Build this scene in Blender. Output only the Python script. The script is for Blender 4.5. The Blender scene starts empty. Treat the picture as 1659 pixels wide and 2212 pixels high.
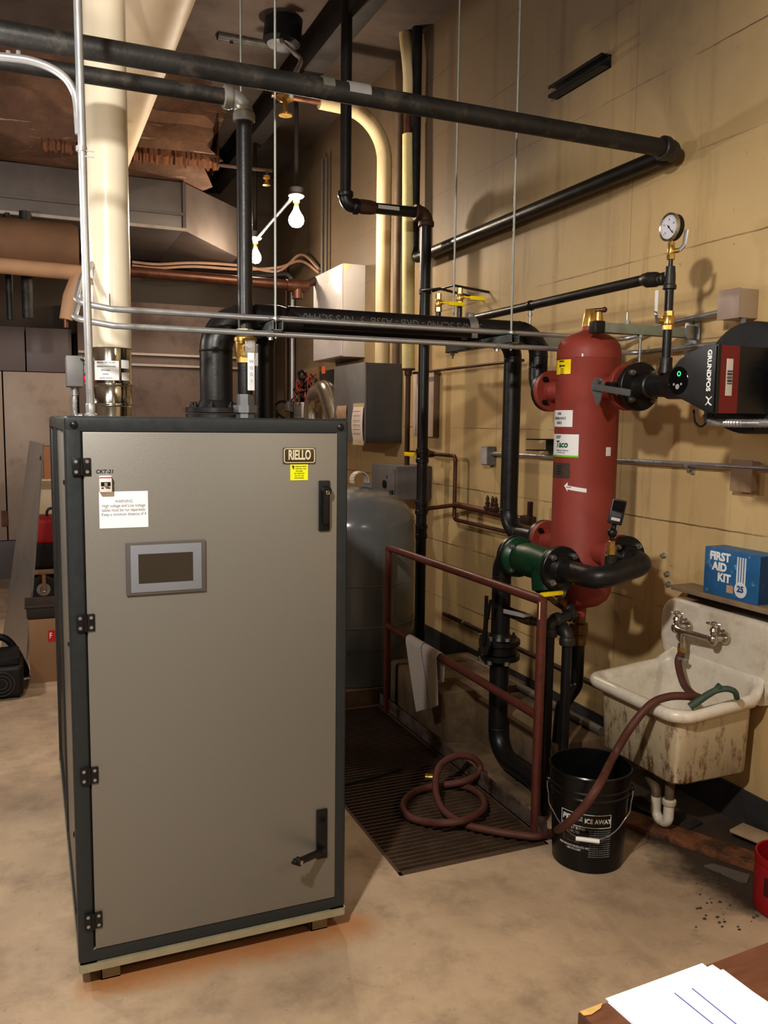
import bpy, bmesh, math, random
from mathutils import Vector as V, Matrix
random.seed(7)
sc = bpy.context.scene
COL = sc.collection
PI = math.pi

# ------------------------------------------------------------------ camera
FPX, YAW, PIT, ROLL, HC = 1824.3, .398484, .1060677, .0117422, 1.65
_fw = V((math.sin(YAW)*math.cos(PIT), math.cos(YAW)*math.cos(PIT), -math.sin(PIT)))
_r0 = V((math.cos(YAW), -math.sin(YAW), 0)); _u0 = _r0.cross(_fw)
_r = math.cos(ROLL)*_r0 + math.sin(ROLL)*_u0
_u = -math.sin(ROLL)*_r0 + math.cos(ROLL)*_u0
CAM = V((0, 0, HC))
cd = bpy.data.cameras.new('camera'); cam = bpy.data.objects.new('camera', cd); COL.objects.link(cam)
cd.sensor_fit = 'VERTICAL'; cd.sensor_height = 36; cd.lens = FPX*36/2212; cd.clip_start = .05
cam.matrix_world = Matrix(((_r.x, _u.x, -_fw.x, 0), (_r.y, _u.y, -_fw.y, 0), (_r.z, _u.z, -_fw.z, HC), (0, 0, 0, 1)))
sc.camera = cam

def P(px, py, **k):                       # survey helper: where the sight line through a photo point meets a real plane
    d = _fw + (px-829.5)/FPX*_r - (py-1106)/FPX*_u
    (a, v), = k.items(); i = 'XYZ'.index(a)
    return CAM + ((v-CAM[i])/d[i])*d

def Pcyl(px, py, c, R):                   # same, on a vertical cylinder: gives (angle, z)
    d = _fw + (px-829.5)/FPX*_r - (py-1106)/FPX*_u
    ox, oy = CAM.x-c[0], CAM.y-c[1]
    A = d.x*d.x+d.y*d.y; B = 2*(ox*d.x+oy*d.y); Cc = ox*ox+oy*oy-R*R
    D = max(B*B-4*A*Cc, 0); t = (-B-math.sqrt(D))/(2*A)
    p = CAM+t*d
    return math.atan2(p.y-c[1], p.x-c[0]) % (2*PI), p.z

# ------------------------------------------------------------------ materials
def lin(c):
    f = lambda v: (v/255/12.92) if v/255 <= .04045 else ((v/255+.055)/1.055)**2.4
    return (f(c[0]), f(c[1]), f(c[2]), 1)
def mul(c, k): return (min(c[0]*k, 1), min(c[1]*k, 1), min(c[2]*k, 1), 1)
_M = {}
class NT:
    def __init__(s, m): s.t = m.node_tree; s.n = s.t.nodes; s.l = s.t.links
    def new(s, t, **k):
        x = s.n.new(t)
        for a, b in k.items(): setattr(x, a, b)
        return x
    def ln(s, a, b): s.l.new(a, b)
    def noise(s, vec, scale, detail=5, rough=.6, stretch=None):
        if stretch:
            mp = s.new('ShaderNodeMapping'); mp.inputs['Scale'].default_value = stretch; s.ln(vec, mp.inputs[0]); vec = mp.outputs[0]
        x = s.new('ShaderNodeTexNoise'); x.inputs['Scale'].default_value = scale; x.inputs['Detail'].default_value = detail
        x.inputs['Roughness'].default_value = rough; s.ln(vec, x.inputs['Vector']); return x.outputs[0]
    def ramp(s, fac, stops):
        x = s.new('ShaderNodeValToRGB'); e = x.color_ramp.elements
        while len(e) < len(stops): e.new(.5)
        for q, (p, c) in zip(e, stops): q.position = p; q.color = c if len(c) == 4 else (*c, 1)
        s.ln(fac, x.inputs[0]); return x.outputs[0]
    def mix(s, fac, a, b, mode='MIX'):
        x = s.new('ShaderNodeMix', data_type='RGBA', blend_type=mode)
        for i, q in ((0, fac), (6, a), (7, b)):
            if hasattr(q, 'links') or hasattr(q, 'is_output'): s.ln(q, x.inputs[i])
            else: x.inputs[i].default_value = q
        return x.outputs[2]
    def math(s, op, a, b=0., c=0.):
        x = s.new('ShaderNodeMath', operation=op)
        for i, q in enumerate((a, b, c)):
            if hasattr(q, 'is_output'): s.ln(q, x.inputs[i])
            else: x.inputs[i].default_value = q
        return x.outputs[0]
BK, WT = (0, 0, 0, 1), (1, 1, 1, 1)
def base_mat(name):
    m = bpy.data.materials.new(name); m.use_nodes = True
    t = NT(m); b = t.n['Principled BSDF']
    tc = t.new('ShaderNodeTexCoord'); return m, t, b, tc.outputs['Object']
def mat(name, col, rough=.5, metal=0., var=.12, scale=9, bump=0., bscale=60, dirt=None, emit=0, coat=0, stretch=None):
    if name in _M: return _M[name]
    m, t, b, co = base_mat(name)
    c = lin(col)
    n = t.noise(co, scale, stretch=stretch)
    cc = t.ramp(n, [(.3, mul(c, 1-var)), (.7, mul(c, 1+var))])
    if dirt:
        dc, lo, hi, ds = dirt[:4]
        d = t.noise(co, ds, 8, .7, dirt[4] if len(dirt) > 4 else None)
        f = t.ramp(d, [(lo, BK), (hi, WT)])
        cc = t.mix(f, cc, lin(dc))
    t.ln(cc, b.inputs['Base Color'])
    rr = t.ramp(n, [(.3, (rough*.85,)*3), (.7, (min(rough*1.15, 1),)*3)]); t.ln(rr, b.inputs['Roughness'])
    b.inputs['Metallic'].default_value = metal
    if coat: b.inputs['Coat Weight'].default_value = coat; b.inputs['Coat Roughness'].default_value = .15
    if bump:
        bn = t.noise(co, bscale, 4); bu = t.new('ShaderNodeBump'); bu.inputs['Strength'].default_value = bump; bu.inputs['Distance'].default_value = .004
        t.ln(bn, bu.inputs['Height']); t.ln(bu.outputs[0], b.inputs['Normal'])
    if emit:
        b.inputs['Emission Color'].default_value = c; b.inputs['Emission Strength'].default_value = emit
    _M[name] = m; return m

# ------------------------------------------------------------------ mesh building
def basis(ax):
    ax = V(ax).normalized()
    a = V((0, 0, 1)) if abs(ax.z) < .9 else V((1, 0, 0))
    u = a.cross(ax).normalized(); return u, ax.cross(u).normalized(), ax
def fillet(pts, R, n=7):
    pts = [V(p) for p in pts]; out = [pts[0]]
    for i in range(1, len(pts)-1):
        a, b, c = pts[i-1], pts[i], pts[i+1]
        d1 = (a-b); d2 = (c-b); l1, l2 = d1.length, d2.length
        if l1 < 1e-6 or l2 < 1e-6: continue
        d1 /= l1; d2 /= l2; ang = d1.angle(d2)
        if ang > PI-.02: out.append(b); continue
        r = R[i-1] if isinstance(R, (list, tuple)) else R
        L = min(r/math.tan(ang/2), l1*.49 if i > 1 else l1*.98, l2*.49 if i < len(pts)-2 else l2*.98)
        rr = L*math.tan(ang/2); s, e = b+d1*L, b+d2*L
        cen = b+(d1+d2).normalized()*(rr/math.sin(ang/2)); va, vb = s-cen, e-cen
        tot = va.angle(vb); axs = va.cross(vb).normalized()
        for k in range(n+1): out.append(cen+Matrix.Rotation(tot*k/n, 3, axs) @ va)
    out.append(pts[-1]); return out
def spline(pts, n=8):
    pts = [V(p) for p in pts]; q = [pts[0]*2-pts[1]]+pts+[pts[-1]*2-pts[-2]]; out = []
    for i in range(1, len(q)-2):
        for k in range(n):
            t = k/n; a, b, c, d = q[i-1:i+3]
            out.append(.5*((2*b)+(c-a)*t+(2*a-5*b+4*c-d)*t*t+(3*b-a-3*c+d)*t**3))
    out.append(pts[-1]); return out
class MB:
    def __init__(s): s.b = bmesh.new()
    def box(s, lo, hi, bev=0., seg=2, rot=None, piv=None):
        lo, hi = V(lo), V(hi); c = (lo+hi)/2; d = hi-lo
        mt = Matrix.Translation(c) @ Matrix.Diagonal((abs(d.x), abs(d.y), abs(d.z), 1))
        r = bmesh.ops.create_cube(s.b, size=1, matrix=mt); vs = r['verts']
        if bev:
            es = list({e for v in vs for e in v.link_edges})
            r2 = bmesh.ops.bevel(s.b, geom=es, offset=min(bev, min(abs(d.x), abs(d.y), abs(d.z))*.49), segments=seg, profile=.6, affect='EDGES')
            vs = r2['verts']+[v for v in vs if v.is_valid]
            vs = list({v for v in vs})
        if rot: bmesh.ops.rotate(s.b, verts=vs, cent=piv or c, matrix=rot)
        return s
    def obox(s, c, ax, ay, az, d, bev=0.):           # box with own axes
        m = Matrix.Identity(4)
        for i, a in enumerate((ax, ay, az)):
            a = V(a).normalized()
            for j in range(3): m[j][i] = a[j]
        n0 = len(s.b.verts); s.b.verts.ensure_lookup_table()
        t = MB(); t.box([-x/2 for x in d], [x/2 for x in d], bev)
        bmesh.ops.transform(t.b, matrix=Matrix.Translation(V(c)) @ m, verts=t.b.verts); s.join(t); return s
    def join(s, o):
        me = bpy.data.meshes.new('t'); o.b.to_mesh(me); s.b.from_mesh(me); bpy.data.meshes.remove(me); o.b.free(); return s
    def tube(s, pts, r, seg=14, cap=True, closed=False, sq=None):
        pts = [V(p) for p in pts]
        q = [pts[0]]
        for p in pts[1:]:
            if (p-q[-1]).length > 1e-5: q.append(p)
        pts = q; n = len(pts); rings = []
        t0 = (pts[1]-pts[0]).normalized(); u, v, _ = basis(t0); pt = t0
        for i, p in enumerate(pts):
            if closed: t = (pts[(i+1) % n]-pts[i-1]).normalized()
            else: t = (pts[min(i+1, n-1)]-pts[max(i-1, 0)]).normalized()
            if t.length < .5: t = pt
            rq = pt.rotation_difference(t); u = rq @ u; u = (u-t*u.dot(t)).normalized(); v = t.cross(u); pt = t
            rr = r[i] if isinstance(r, (list, tuple)) else r
            rings.append([s.b.verts.new(p+(u*math.cos(2*PI*k/seg)+v*math.sin(2*PI*k/seg)*(sq or 1))*rr) for k in range(seg)])
        for i in range(n if closed else n-1):
            a, b = rings[i], rings[(i+1) % n]
            for k in range(seg): s.b.faces.new((a[k], a[(k+1) % seg], b[(k+1) % seg], b[k]))
        if cap and not closed:
            s.b.faces.new(rings[0][::-1]); s.b.faces.new(rings[-1])
        return s
    def cyl(s, a, b, r, r2=None, seg=20):
        return s.tube([a, b], [r, r if r2 is None else r2], seg)
    def lathe(s, c, ax, prof, seg=28, closed=False):  # prof: (radius, height along ax)
        c = V(c); u, v, w = basis(ax); rings = []
        for r, h in prof:
            if r < 1e-6: rings.append([s.b.verts.new(c+w*h)])
            else: rings.append([s.b.verts.new(c+w*h+(u*math.cos(2*PI*k/seg)+v*math.sin(2*PI*k/seg))*r) for k in range(seg)])
        for i in range(len(rings)-1 if not closed else len(rings)):
            a, b = rings[i], rings[(i+1) % len(rings)]
            for k in range(seg):
                k2 = (k+1) % seg
                if len(a) == 1 and len(b) == 1: continue
                if len(a) == 1: s.b.faces.new((a[0], b[k2], b[k]))
                elif len(b) == 1: s.b.faces.new((a[k], a[k2], b[0]))
                else: s.b.faces.new((a[k], a[k2], b[k2], b[k]))
        if not closed:
            if len(rings[0]) > 1: s.b.faces.new(rings[0][::-1])
            if len(rings[-1]) > 1: s.b.faces.new(rings[-1])
        return s
    def ball(s, c, r, sc_=(1, 1, 1), seg=18):
        bmesh.ops.create_uvsphere(s.b, u_segments=seg, v_segments=seg//2+2, radius=1, matrix=Matrix.Translation(V(c)) @ Matrix.Diagonal((r*sc_[0], r*sc_[1], r*sc_[2], 1))); return s
    def prism(s, poly, n, t):                          # polygon (3D points, planar) extruded by t along n
        n = V(n).normalized()*t
        a = [s.b.verts.new(V(p)) for p in poly]; b = [s.b.verts.new(V(p)+n) for p in poly]
        s.b.faces.new(a); s.b.faces.new(b[::-1])
        for i in range(len(a)):
            j = (i+1) % len(a); s.b.faces.new((a[j], a[i], b[i], b[j]))
        return s
    def quad(s, *p): s.b.faces.new([s.b.verts.new(V(x)) for x in p]); return s
    def patch(s, c, R, a0, a1, z0, z1, t=.0008, n=10): # thin sticker wrapped on a vertical cylinder
        vs = []
        for k in range(n+1):
            a = a0+(a1-a0)*k/n
            vs.append([s.b.verts.new((c[0]+(R+d)*math.cos(a), c[1]+(R+d)*math.sin(a), z)) for d, z in ((t, z0), (t, z1), (0, z1), (0, z0))])
        for k in range(n):
            for i in range(4): s.b.faces.new((vs[k][i], vs[k+1][i], vs[k+1][(i+1) % 4], vs[k][(i+1) % 4]))
        s.b.faces.new(vs[0]); s.b.faces.new(vs[-1][::-1]); return s
    def hexa(s, a, b, r): return s.tube([a, b], r, 6)
def world_loc(p):
    v = V((0, 0, 0))
    while p is not None: v = v+p.location; p = p.parent
    return v
def obj(name, mb, m, parent=None, loc=None, smooth=35, wn=False):
    bm = mb.b; bmesh.ops.recalc_face_normals(bm, faces=bm.faces)
    o0 = world_loc(parent) if parent else V(loc or (0, 0, 0))
    bmesh.ops.translate(bm, verts=bm.verts, vec=-o0)
    me = bpy.data.meshes.new(name); bm.to_mesh(me); bm.free()
    for p in me.polygons: p.use_smooth = True
    me.set_sharp_from_angle(angle=math.radians(smooth))
    if m: me.materials.append(m)
    o = bpy.data.objects.new(name, me); COL.objects.link(o)
    if parent: o.parent = parent
    elif loc: o.location = loc
    return o
def tag(o, label, cat, group=None, kind=None):
    o['label'] = label; o['category'] = cat
    if group: o['group'] = group
    if kind: o['kind'] = kind
    return o
def thing(name, label, cat, loc, group=None):
    o = bpy.data.objects.new(name, None); COL.objects.link(o); o.location = loc; o.empty_display_size = .05
    return tag(o, label, cat, group)
def single(name, mb, m, label, cat, loc=(0, 0, 0), group=None, **k):
    return tag(obj(name, mb, m, None, loc, **k), label, cat, group)
def struct(name, mb, m, loc=(0, 0, 0), **k):
    o = obj(name, mb, m, None, loc, **k); o['kind'] = 'structure'; return o
def dup(root, loc, label=None, group=None):
    r = root.copy(); COL.objects.link(r); r.location = loc
    if label: r['label'] = label
    if group: r['group'] = group
    for ch in list(root.children):
        c = ch.copy(); COL.objects.link(c); c.parent = r
        for g in ch.children:
            d = g.copy(); COL.objects.link(d); d.parent = c
    return r
def text(s, size, m, org, xd, yd, parent, align='CENTER', name='lettering', squeeze=1, bold=0, depth=.0006, cyl=None, space=1, shear=0):
    cu = bpy.data.curves.new('txt', 'FONT'); cu.body = s; cu.size = size; cu.align_x = align; cu.align_y = 'CENTER'
    cu.extrude = depth/2; cu.offset = bold; cu.space_line = space; cu.resolution_u = 3; cu.shear = shear
    ob = bpy.data.objects.new('txt', cu); COL.objects.link(ob)
    dg = bpy.context.evaluated_depsgraph_get(); me = bpy.data.meshes.new_from_object(ob.evaluated_get(dg))
    bpy.data.objects.remove(ob); bpy.data.curves.remove(cu)
    b = MB(); b.b.from_mesh(me); bpy.data.meshes.remove(me)
    xd, yd = V(xd).normalized(), V(yd).normalized(); nd = xd.cross(yd)
    for v in b.b.verts:
        x, y, z = v.co; x *= squeeze
        if cyl:
            c, R, a0, z0, sgn = cyl
            a = a0+sgn*x/R; v.co = V((c[0]+(R+z+depth/2+.001)*math.cos(a), c[1]+(R+z+depth/2+.001)*math.sin(a), z0+y))
        else: v.co = V(org)+xd*x+yd*y+nd*(z+depth/2)
    return obj(name, b, m, parent)
X, Y, Z = V((1, 0, 0)), V((0, 1, 0)), V((0, 0, 1))

# ---- materials in use
m_black = mat('black_pipe', (30, 29, 30), .38, .0, .25, 14, .15, 90)
m_blackold = mat('old_black_pipe', (44, 43, 42), .5, .2, .25, 12, .25, 70, dirt=((92, 86, 78), .52, .75, 7))
m_fit = mat('iron_fitting', (62, 60, 58), .42, .5, .2, 20, .2, 120)
m_galv = mat('galvanised', (176, 178, 180), .36, .75, .12, 25)
m_emt = mat('emt', (188, 190, 194), .3, .7, .06, 20)
m_rod = mat('zinc_rod', (150, 155, 150), .4, .7, .1, 60, .3, 400)
m_strut = mat('strut_steel', (128, 134, 132), .42, .6, .1, 20)
m_green_arm = mat('grey_green_strut', (142, 148, 134), .5, .2, .08, 20)
m_steel = mat('stainless', (190, 186, 176), .14, 1, .06, 6)
m_bolt = mat('bolt_steel', (165, 165, 165), .3, .85, .1, 30)
m_brass = mat('brass', (196, 160, 92), .3, .75, .12, 30)
m_white = mat('white_label', (240, 240, 240), .45, 0, .02, 5)
m_paper = mat('white_paper', (246, 247, 250), .6, 0, .02, 5)
m_yel = mat('yellow_sticker', (252, 226, 20), .4, 0, .03, 8)
m_yelg = mat('lime_sticker', (236, 240, 30), .45, 0, .03, 8)
m_ink = mat('black_ink', (28, 28, 30), .6, 0, 0, 5)
m_inkg = mat('grey_ink', (120, 120, 124), .6, 0, 0, 5)
m_char = mat('charcoal_frame', (50, 55, 58), .42, .1, .06, 30, .05, 300)
m_door = mat('champagne_metal', (138, 136, 130), .42, .35, .03, 260, .04, 500)
m_blackp = mat('black_plastic', (24, 24, 26), .42, 0, .15, 40)
m_cream = mat('cream_pipe', (196, 178, 142), .55, 0, .08, 6, .1, 40, dirt=((150, 128, 92), .6, .8, 5))
m_pvc = mat('white_pvc', (232, 222, 200), .25, 0, .03, 3)
m_red = mat('red_paint', (148, 66, 56), .55, 0, .05, 8, .04, 200)
m_rail = mat('maroon_rail', (104, 58, 50), .45, .1, .15, 14, .15, 90, dirt=((72, 48, 42), .55, .72, 18))
m_green = mat('green_paint', (22, 66, 44), .4, 0, .12, 14, .15, 60)
m_hose = mat('hose_rubber', (98, 60, 50), .6, 0, .12, 20, .1, 120)
m_darkgrey = mat('dark_grey_paint', (82, 82, 84), .5, .1, .06, 8)
m_midgrey = mat('mid_grey_paint', (122, 120, 120), .5, .1, .08, 8, dirt=((96, 90, 86), .6, .8, 6))
m_lgrey = mat('light_grey_paint', (196, 192, 190), .35, .1, .04, 6)
m_duct = mat('sheet_metal', (98, 92, 90), .5, .3, .12, 4, .05, 30, dirt=((84, 76, 72), .55, .8, 3))
m_copper = mat('tarnished_copper', (108, 74, 60), .42, .6, .25, 14)
m_rust = mat('rusty_iron', (78, 56, 46), .6, .3, .25, 16, .2, 80)
m_cable = mat('grey_cable', (88, 82, 76), .6, 0, .15, 20)
m_chrome = mat('worn_chrome', (196, 188, 176), .25, .9, .15, 25, dirt=((150, 130, 104), .55, .75, 24))

# ================================================================== SETTING
XW, YBK, ZC = 2.70, 9.8, 4.42
TX0, TX1, TY0, TY1 = 1.205, 1.850, 2.672, 4.43
def floor_mat():
    m, t, b, co = base_mat('stained_concrete_floor')
    n1 = t.noise(co, 1.1, 8, .62); n2 = t.noise(co, 5, 8, .7); n3 = t.noise(co, 26, 6, .7)
    c = t.ramp(n1, [(.28, lin((134, 116, 100))), (.44, lin((182, 160, 136))), (.58, lin((204, 180, 152))), (.74, lin((158, 138, 118)))])
    c = t.mix(t.ramp(n2, [(.48, BK), (.74, (.55,)*3)]), c, lin((120, 102, 86)))
    c = t.mix(t.ramp(n3, [(.62, BK), (.74, (.6,)*3)]), c, lin((92, 82, 76)))
    c = t.mix(t.ramp(n3, [(.24, (.5,)*3), (.32, BK)]), c, lin((214, 194, 164)))
    sep = t.new('ShaderNodeSeparateXYZ'); t.ln(co, sep.inputs[0])
    # rust stain bleeding out along the boiler's front feet
    dx = t.math('MAXIMUM', t.math('SUBTRACT', t.math('ABSOLUTE', t.math('SUBTRACT', sep.outputs[0], .56)), .38), 0.)
    dy = t.math('SUBTRACT', sep.outputs[1], 2.46)
    dd = t.math('SQRT', t.math('ADD', t.math('MULTIPLY', dx, dx), t.math('MULTIPLY', dy, dy)))
    dd = t.math('ADD', dd, t.math('MULTIPLY', t.math('SUBTRACT', n2, .5), .22))
    st = t.ramp(dd, [(.0, (1,)*3), (.04, (.8,)*3), (.11, BK)])
    c = t.mix(t.math('MULTIPLY', st, .75), c, lin((176, 112, 52)))
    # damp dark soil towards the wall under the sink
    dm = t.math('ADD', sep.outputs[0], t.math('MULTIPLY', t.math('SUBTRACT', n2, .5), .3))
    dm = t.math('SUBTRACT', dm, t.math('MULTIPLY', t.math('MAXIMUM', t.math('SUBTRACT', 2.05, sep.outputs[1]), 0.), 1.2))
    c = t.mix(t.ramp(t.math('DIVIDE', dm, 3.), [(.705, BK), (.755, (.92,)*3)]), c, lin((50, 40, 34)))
    t.ln(c, b.inputs['Base Color'])
    t.ln(t.ramp(n2, [(.3, (.42,)*3), (.7, (.7,)*3)]), b.inputs['Roughness'])
    bu = t.new('ShaderNodeBump'); bu.inputs['Strength'].default_value = .25; bu.inputs['Distance'].default_value = .006
    t.ln(n3, bu.inputs['Height']); t.ln(bu.outputs[0], b.inputs['Normal']); return m
def wall_mat(name, c0, c1, top_shade):
    m, t, b, co = base_mat(name)
    n1 = t.noise(co, .9, 7, .6); n2 = t.noise(co, 7, 8, .72); n3 = t.noise(co, 2.4, 8, .7, (3.2, 3.2, .35)); n4 = t.noise(co, 34, 4, .6)
    c = t.ramp(n1, [(.3, lin(c0)), (.7, lin(c1))])
    c = t.mix(t.ramp(n3, [(.55, BK), (.8, (.6,)*3)]), c, lin((128, 100, 66)))
    c = t.mix(t.ramp(n4, [(.68, BK), (.76, (.55,)*3)]), c, lin((84, 66, 48)))
    c = t.mix(t.ramp(n2, [(.66, BK), (.78, (.5,)*3)]), c, lin((116, 92, 66)))
    sep = t.new('ShaderNodeSeparateXYZ'); t.ln(co, sep.inputs[0])
    zz = t.math('ADD', t.math('DIVIDE', sep.outputs[2], .405), t.math('MULTIPLY', n2, .03))
    fr = t.math('FRACT', zz)
    ln_ = t.math('LESS_THAN', fr, .016)
    ln_ = t.math('MULTIPLY', ln_, t.ramp(t.noise(co, 1.7, 4), [(.42, BK), (.6, (.8,)*3)]))
    yy = t.math('ADD', t.math('DIVIDE', t.math('ADD', sep.outputs[0], sep.outputs[1]), 1.22), t.math('MULTIPLY', n2, .008))
    l2 = t.math('MULTIPLY', t.math('LESS_THAN', t.math('FRACT', yy), .006), .3)
    lines = t.math('MAXIMUM', ln_, l2)
    c = t.mix(lines, c, lin((84, 64, 44)))
    # greyer far and high: fading lamp light put into the wall colour
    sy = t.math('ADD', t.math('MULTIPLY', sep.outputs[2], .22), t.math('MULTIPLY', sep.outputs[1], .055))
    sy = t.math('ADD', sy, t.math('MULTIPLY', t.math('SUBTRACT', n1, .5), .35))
    c = t.mix(t.ramp(sy, [(.66, BK), (.98, (top_shade,)*3)]), c, lin((80, 68, 58)))
    t.ln(c, b.inputs['Base Color']); b.inputs['Roughness'].default_value = .62
    bu = t.new('ShaderNodeBump'); bu.inputs['Strength'].default_value = .35; bu.inputs['Distance'].default_value = .006
    h = t.math('SUBTRACT', t.math('MULTIPLY', n2, .6), ln_); t.ln(h, bu.inputs['Height']); t.ln(bu.outputs[0], b.inputs['Normal']); return m
m_floor = floor_mat()
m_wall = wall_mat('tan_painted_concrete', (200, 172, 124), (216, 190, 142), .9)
m_wallb = wall_mat('dark_back_wall', (120, 108, 98), (140, 126, 112), .95)
m_ceil = mat('sooty_ceiling', (88, 77, 71), .85, 0, .22, 1.5, .2, 20, dirt=((56, 48, 44), .42, .72, 1.3))
m_conc = mat('raw_concrete', (126, 106, 82), .85, 0, .22, 5, .5, 30, dirt=((66, 54, 42), .45, .72, 4))
m_basep = mat('dark_base_paint', (62, 60, 60), .6, 0, .2, 6, .2, 40, dirt=((96, 84, 70), .58, .75, 9))
b = MB()
for x0, x1, y0, y1 in ((-4, TX0, -3, YBK), (TX1, XW, -3, YBK), (TX0, TX1, -3, TY0), (TX0, TX1, TY1, YBK)):
    b.box((x0, y0, -.12), (x1, y1, 0))
struct('floor', b, m_floor)
b = MB()
b.box((TX0-.04, TY0-.04, -.5), (TX1+.04, TY1+.04, -.45)).box((TX0-.04, TY0-.04, -.5), (TX0, TY1+.04, -.12)).box((TX1, TY0-.04, -.5), (TX1+.04, TY1+.04, -.12))
b.box((TX0, TY0-.04, -.5), (TX1, TY0, -.12)).box((TX0, TY1, -.5), (TX1, TY1+.04, -.12))
struct('floor_trench', b, m_conc)
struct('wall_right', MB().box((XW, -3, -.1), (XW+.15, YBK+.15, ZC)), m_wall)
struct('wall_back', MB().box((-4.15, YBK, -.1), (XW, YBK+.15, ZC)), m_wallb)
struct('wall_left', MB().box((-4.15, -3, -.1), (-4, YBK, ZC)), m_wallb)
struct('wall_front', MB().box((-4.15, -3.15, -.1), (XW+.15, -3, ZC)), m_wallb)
struct('ceiling', MB().box((-4.15, -3.15, ZC), (XW+.15, YBK+.15, ZC+.12)), m_ceil)
struct('baseboard_right', MB().box((XW-.012, -3, 0), (XW, YBK, .15)), m_basep)
m_beam = mat('dark_beam', (36, 32, 32), .8, 0, .2, 2, .2, 20)
struct('trim_1', MB().box((1.92, .2, 4.18), (2.08, YBK, ZC), .01), m_beam)
# raised concrete behind the railing
zt = P(1040, 1513, X=2.10).z
b = MB().box((2.10, 3.02, 0), (2.42, 4.30, zt), .02, 2)
b.box((1.905, 3.74, 0), (2.42, 4.41, .275), .02, 2).box((1.91, 2.98, 0), (2.12, 3.76, .015))
struct('concrete_curb', b, m_conc)
b = MB().box((.98, TY1+.015, 0), (2.42, 6.2, .10), .012, 2)
struct('concrete_pad', b, m_conc)

# ================================================================== BOILER CABINET
BX0, BX1, BY0, BY1, BZ0, BZ1 = .089, .908, 2.446, 4.10, .075, 1.657
DX0, DX1, DZ0, DZ1 = .136, .871, .118, 1.614
boi = thing('boiler', 'tall champagne grey boiler cabinet with charcoal frame on the concrete floor', 'boiler', ((BX0+BX1)/2, (BY0+BY1)/2, 0))
b = MB(); w = .046
for x0, x1 in ((BX0, BX0+w), (BX1-w, BX1)):
    for y0, y1 in ((BY0, BY0+w), (BY1-w, BY1), (3.22, 3.26)):
        b.box((x0, y0, BZ0), (x1, y1, BZ1), .012, 3)
    for z0, z1 in ((BZ0+.001, BZ0+w), (BZ1-w, BZ1-.001)): b.box((x0+.001, BY0+.001, z0), (x1-.001, BY1-.001, z1), .012, 3)
for y0, y1 in ((BY0, BY0+w), (BY1-w, BY1)):
    for z0, z1 in ((BZ0+.0005, BZ0+w), (BZ1-w, BZ1+.0005)): b.box((BX0+.0005, y0-.0006, z0), (BX1-.0005, y1, z1), .012, 3)
obj('frame', b, m_char, boi)
obj('top_panel', MB().box((BX0+.04, BY0+.04, BZ1-.02), (BX1-.04, BY1-.04, BZ1-.006)), m_door, boi)
obj('bottom_panel', MB().box((BX0+.04, BY0+.04, BZ0+.004), (BX1-.04, BY1-.04, BZ0+.02)), m_char, boi)
obj('base_rail', MB().box((BX0+.004, BY0-.006, .052), (BX1-.004, BY0+.05, BZ0)).box((BX0, BY0, .052), (BX0+.05, BY1, BZ0)).box((BX1-.05, BY0, .052), (BX1, BY1, BZ0)).box((BX0, BY1-.05, .052), (BX1, BY1, BZ0)), mat('galvanised_rail', (178, 174, 150), .45, .4, .1, 20), boi)
for fx in (.15, .80):
    for fy in (2.47, 3.96):
        obj('foot', MB().box((fx, fy, 0), (fx+.055, fy+.004, .052)).box((fx, fy, 0), (fx+.004, fy+.07, .052)).box((fx, fy, 0), (fx+.055, fy+.07, .004)).box((fx, fy+.066, 0), (fx+.055, fy+.07, .052)), mat('foot_steel', (150, 140, 118), .5, .5, .15, 20), boi)
door = obj('front_panel', MB().box((DX0, BY0-.004, DZ0), (DX1, BY0+.02, DZ1), .003), m_door, boi)
obj('side_panel', MB().box((BX0+.008, BY0+w, BZ0+w), (BX0+.022, 3.22, BZ1-w), .003), m_door, boi)
sp = obj('side_panel', MB().box((BX1-.022, BY0+w, BZ0+w), (BX1-.008, BY1-w, BZ1-w), .003), m_door, boi)
obj('side_panel', MB().box((BX0+.012, 3.26, BZ0+w), (BX0+.02, BY1-w, BZ1-w)), m_blackp, boi)
obj('back_panel', MB().box((BX0+w, BY1-.03, BZ0+w), (BX1-w, BY1-.015, BZ1-w)), m_char, boi)
for z in (1.47, 1.0, .42, .18):
    obj('side_stud', MB().lathe((BX0+.01, 2.56, z), -X, [(.011, 0), (.011, .006), (.007, .011), (0, .012)], 12), m_blackp, boi)
for x in (BX0+.026, BX1-.026):
    obj('corner_cap', MB().lathe((x, BY0+.002, BZ1-.024), -Y, [(.011, 0), (.0105, .005), (.006, .009), (0, .01)], 16), m_blackp, boi)
for px, py in ((176, 1008), (185, 1345), (193, 1675), (202, 1988)):
    c = P(px, py, Y=BY0-.004)
    h = obj('hinge', MB().box(c+V((-.024, -.006, -.024)), c+V((-.003, .002, .024)), .002).box(c+V((.003, -.006, -.024)), c+V((.024, .002, .024)), .002).cyl(c+V((0, -.006, -.024)), c+V((0, -.006, .024)), .0045), m_blackp, boi)
    for sx in (-.0145, .0145):
        for sz in (-.014, .014):
            obj('screw', MB().lathe(c+V((sx, -.006, sz)), -Y, [(.0048, 0), (.0048, .0012), (.0022, .0013), (.002, .0005), (0, .0005)], 12), m_galv, h)
def front(px, py, d=.004): return P(px, py, Y=BY0-d)
def fplate(x0, y0, x1, y1, t=.001, bev=0, d=.004, rot=0):
    a, c = front(x0, y0), front(x1, y1)
    o = MB().box((min(a.x, c.x), BY0-d-t, min(a.z, c.z)), (max(a.x, c.x), BY0-d, max(a.z, c.z)), bev)
    return o, (a+c)/2, abs(a.x-c.x), abs(a.z-c.z)
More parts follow.
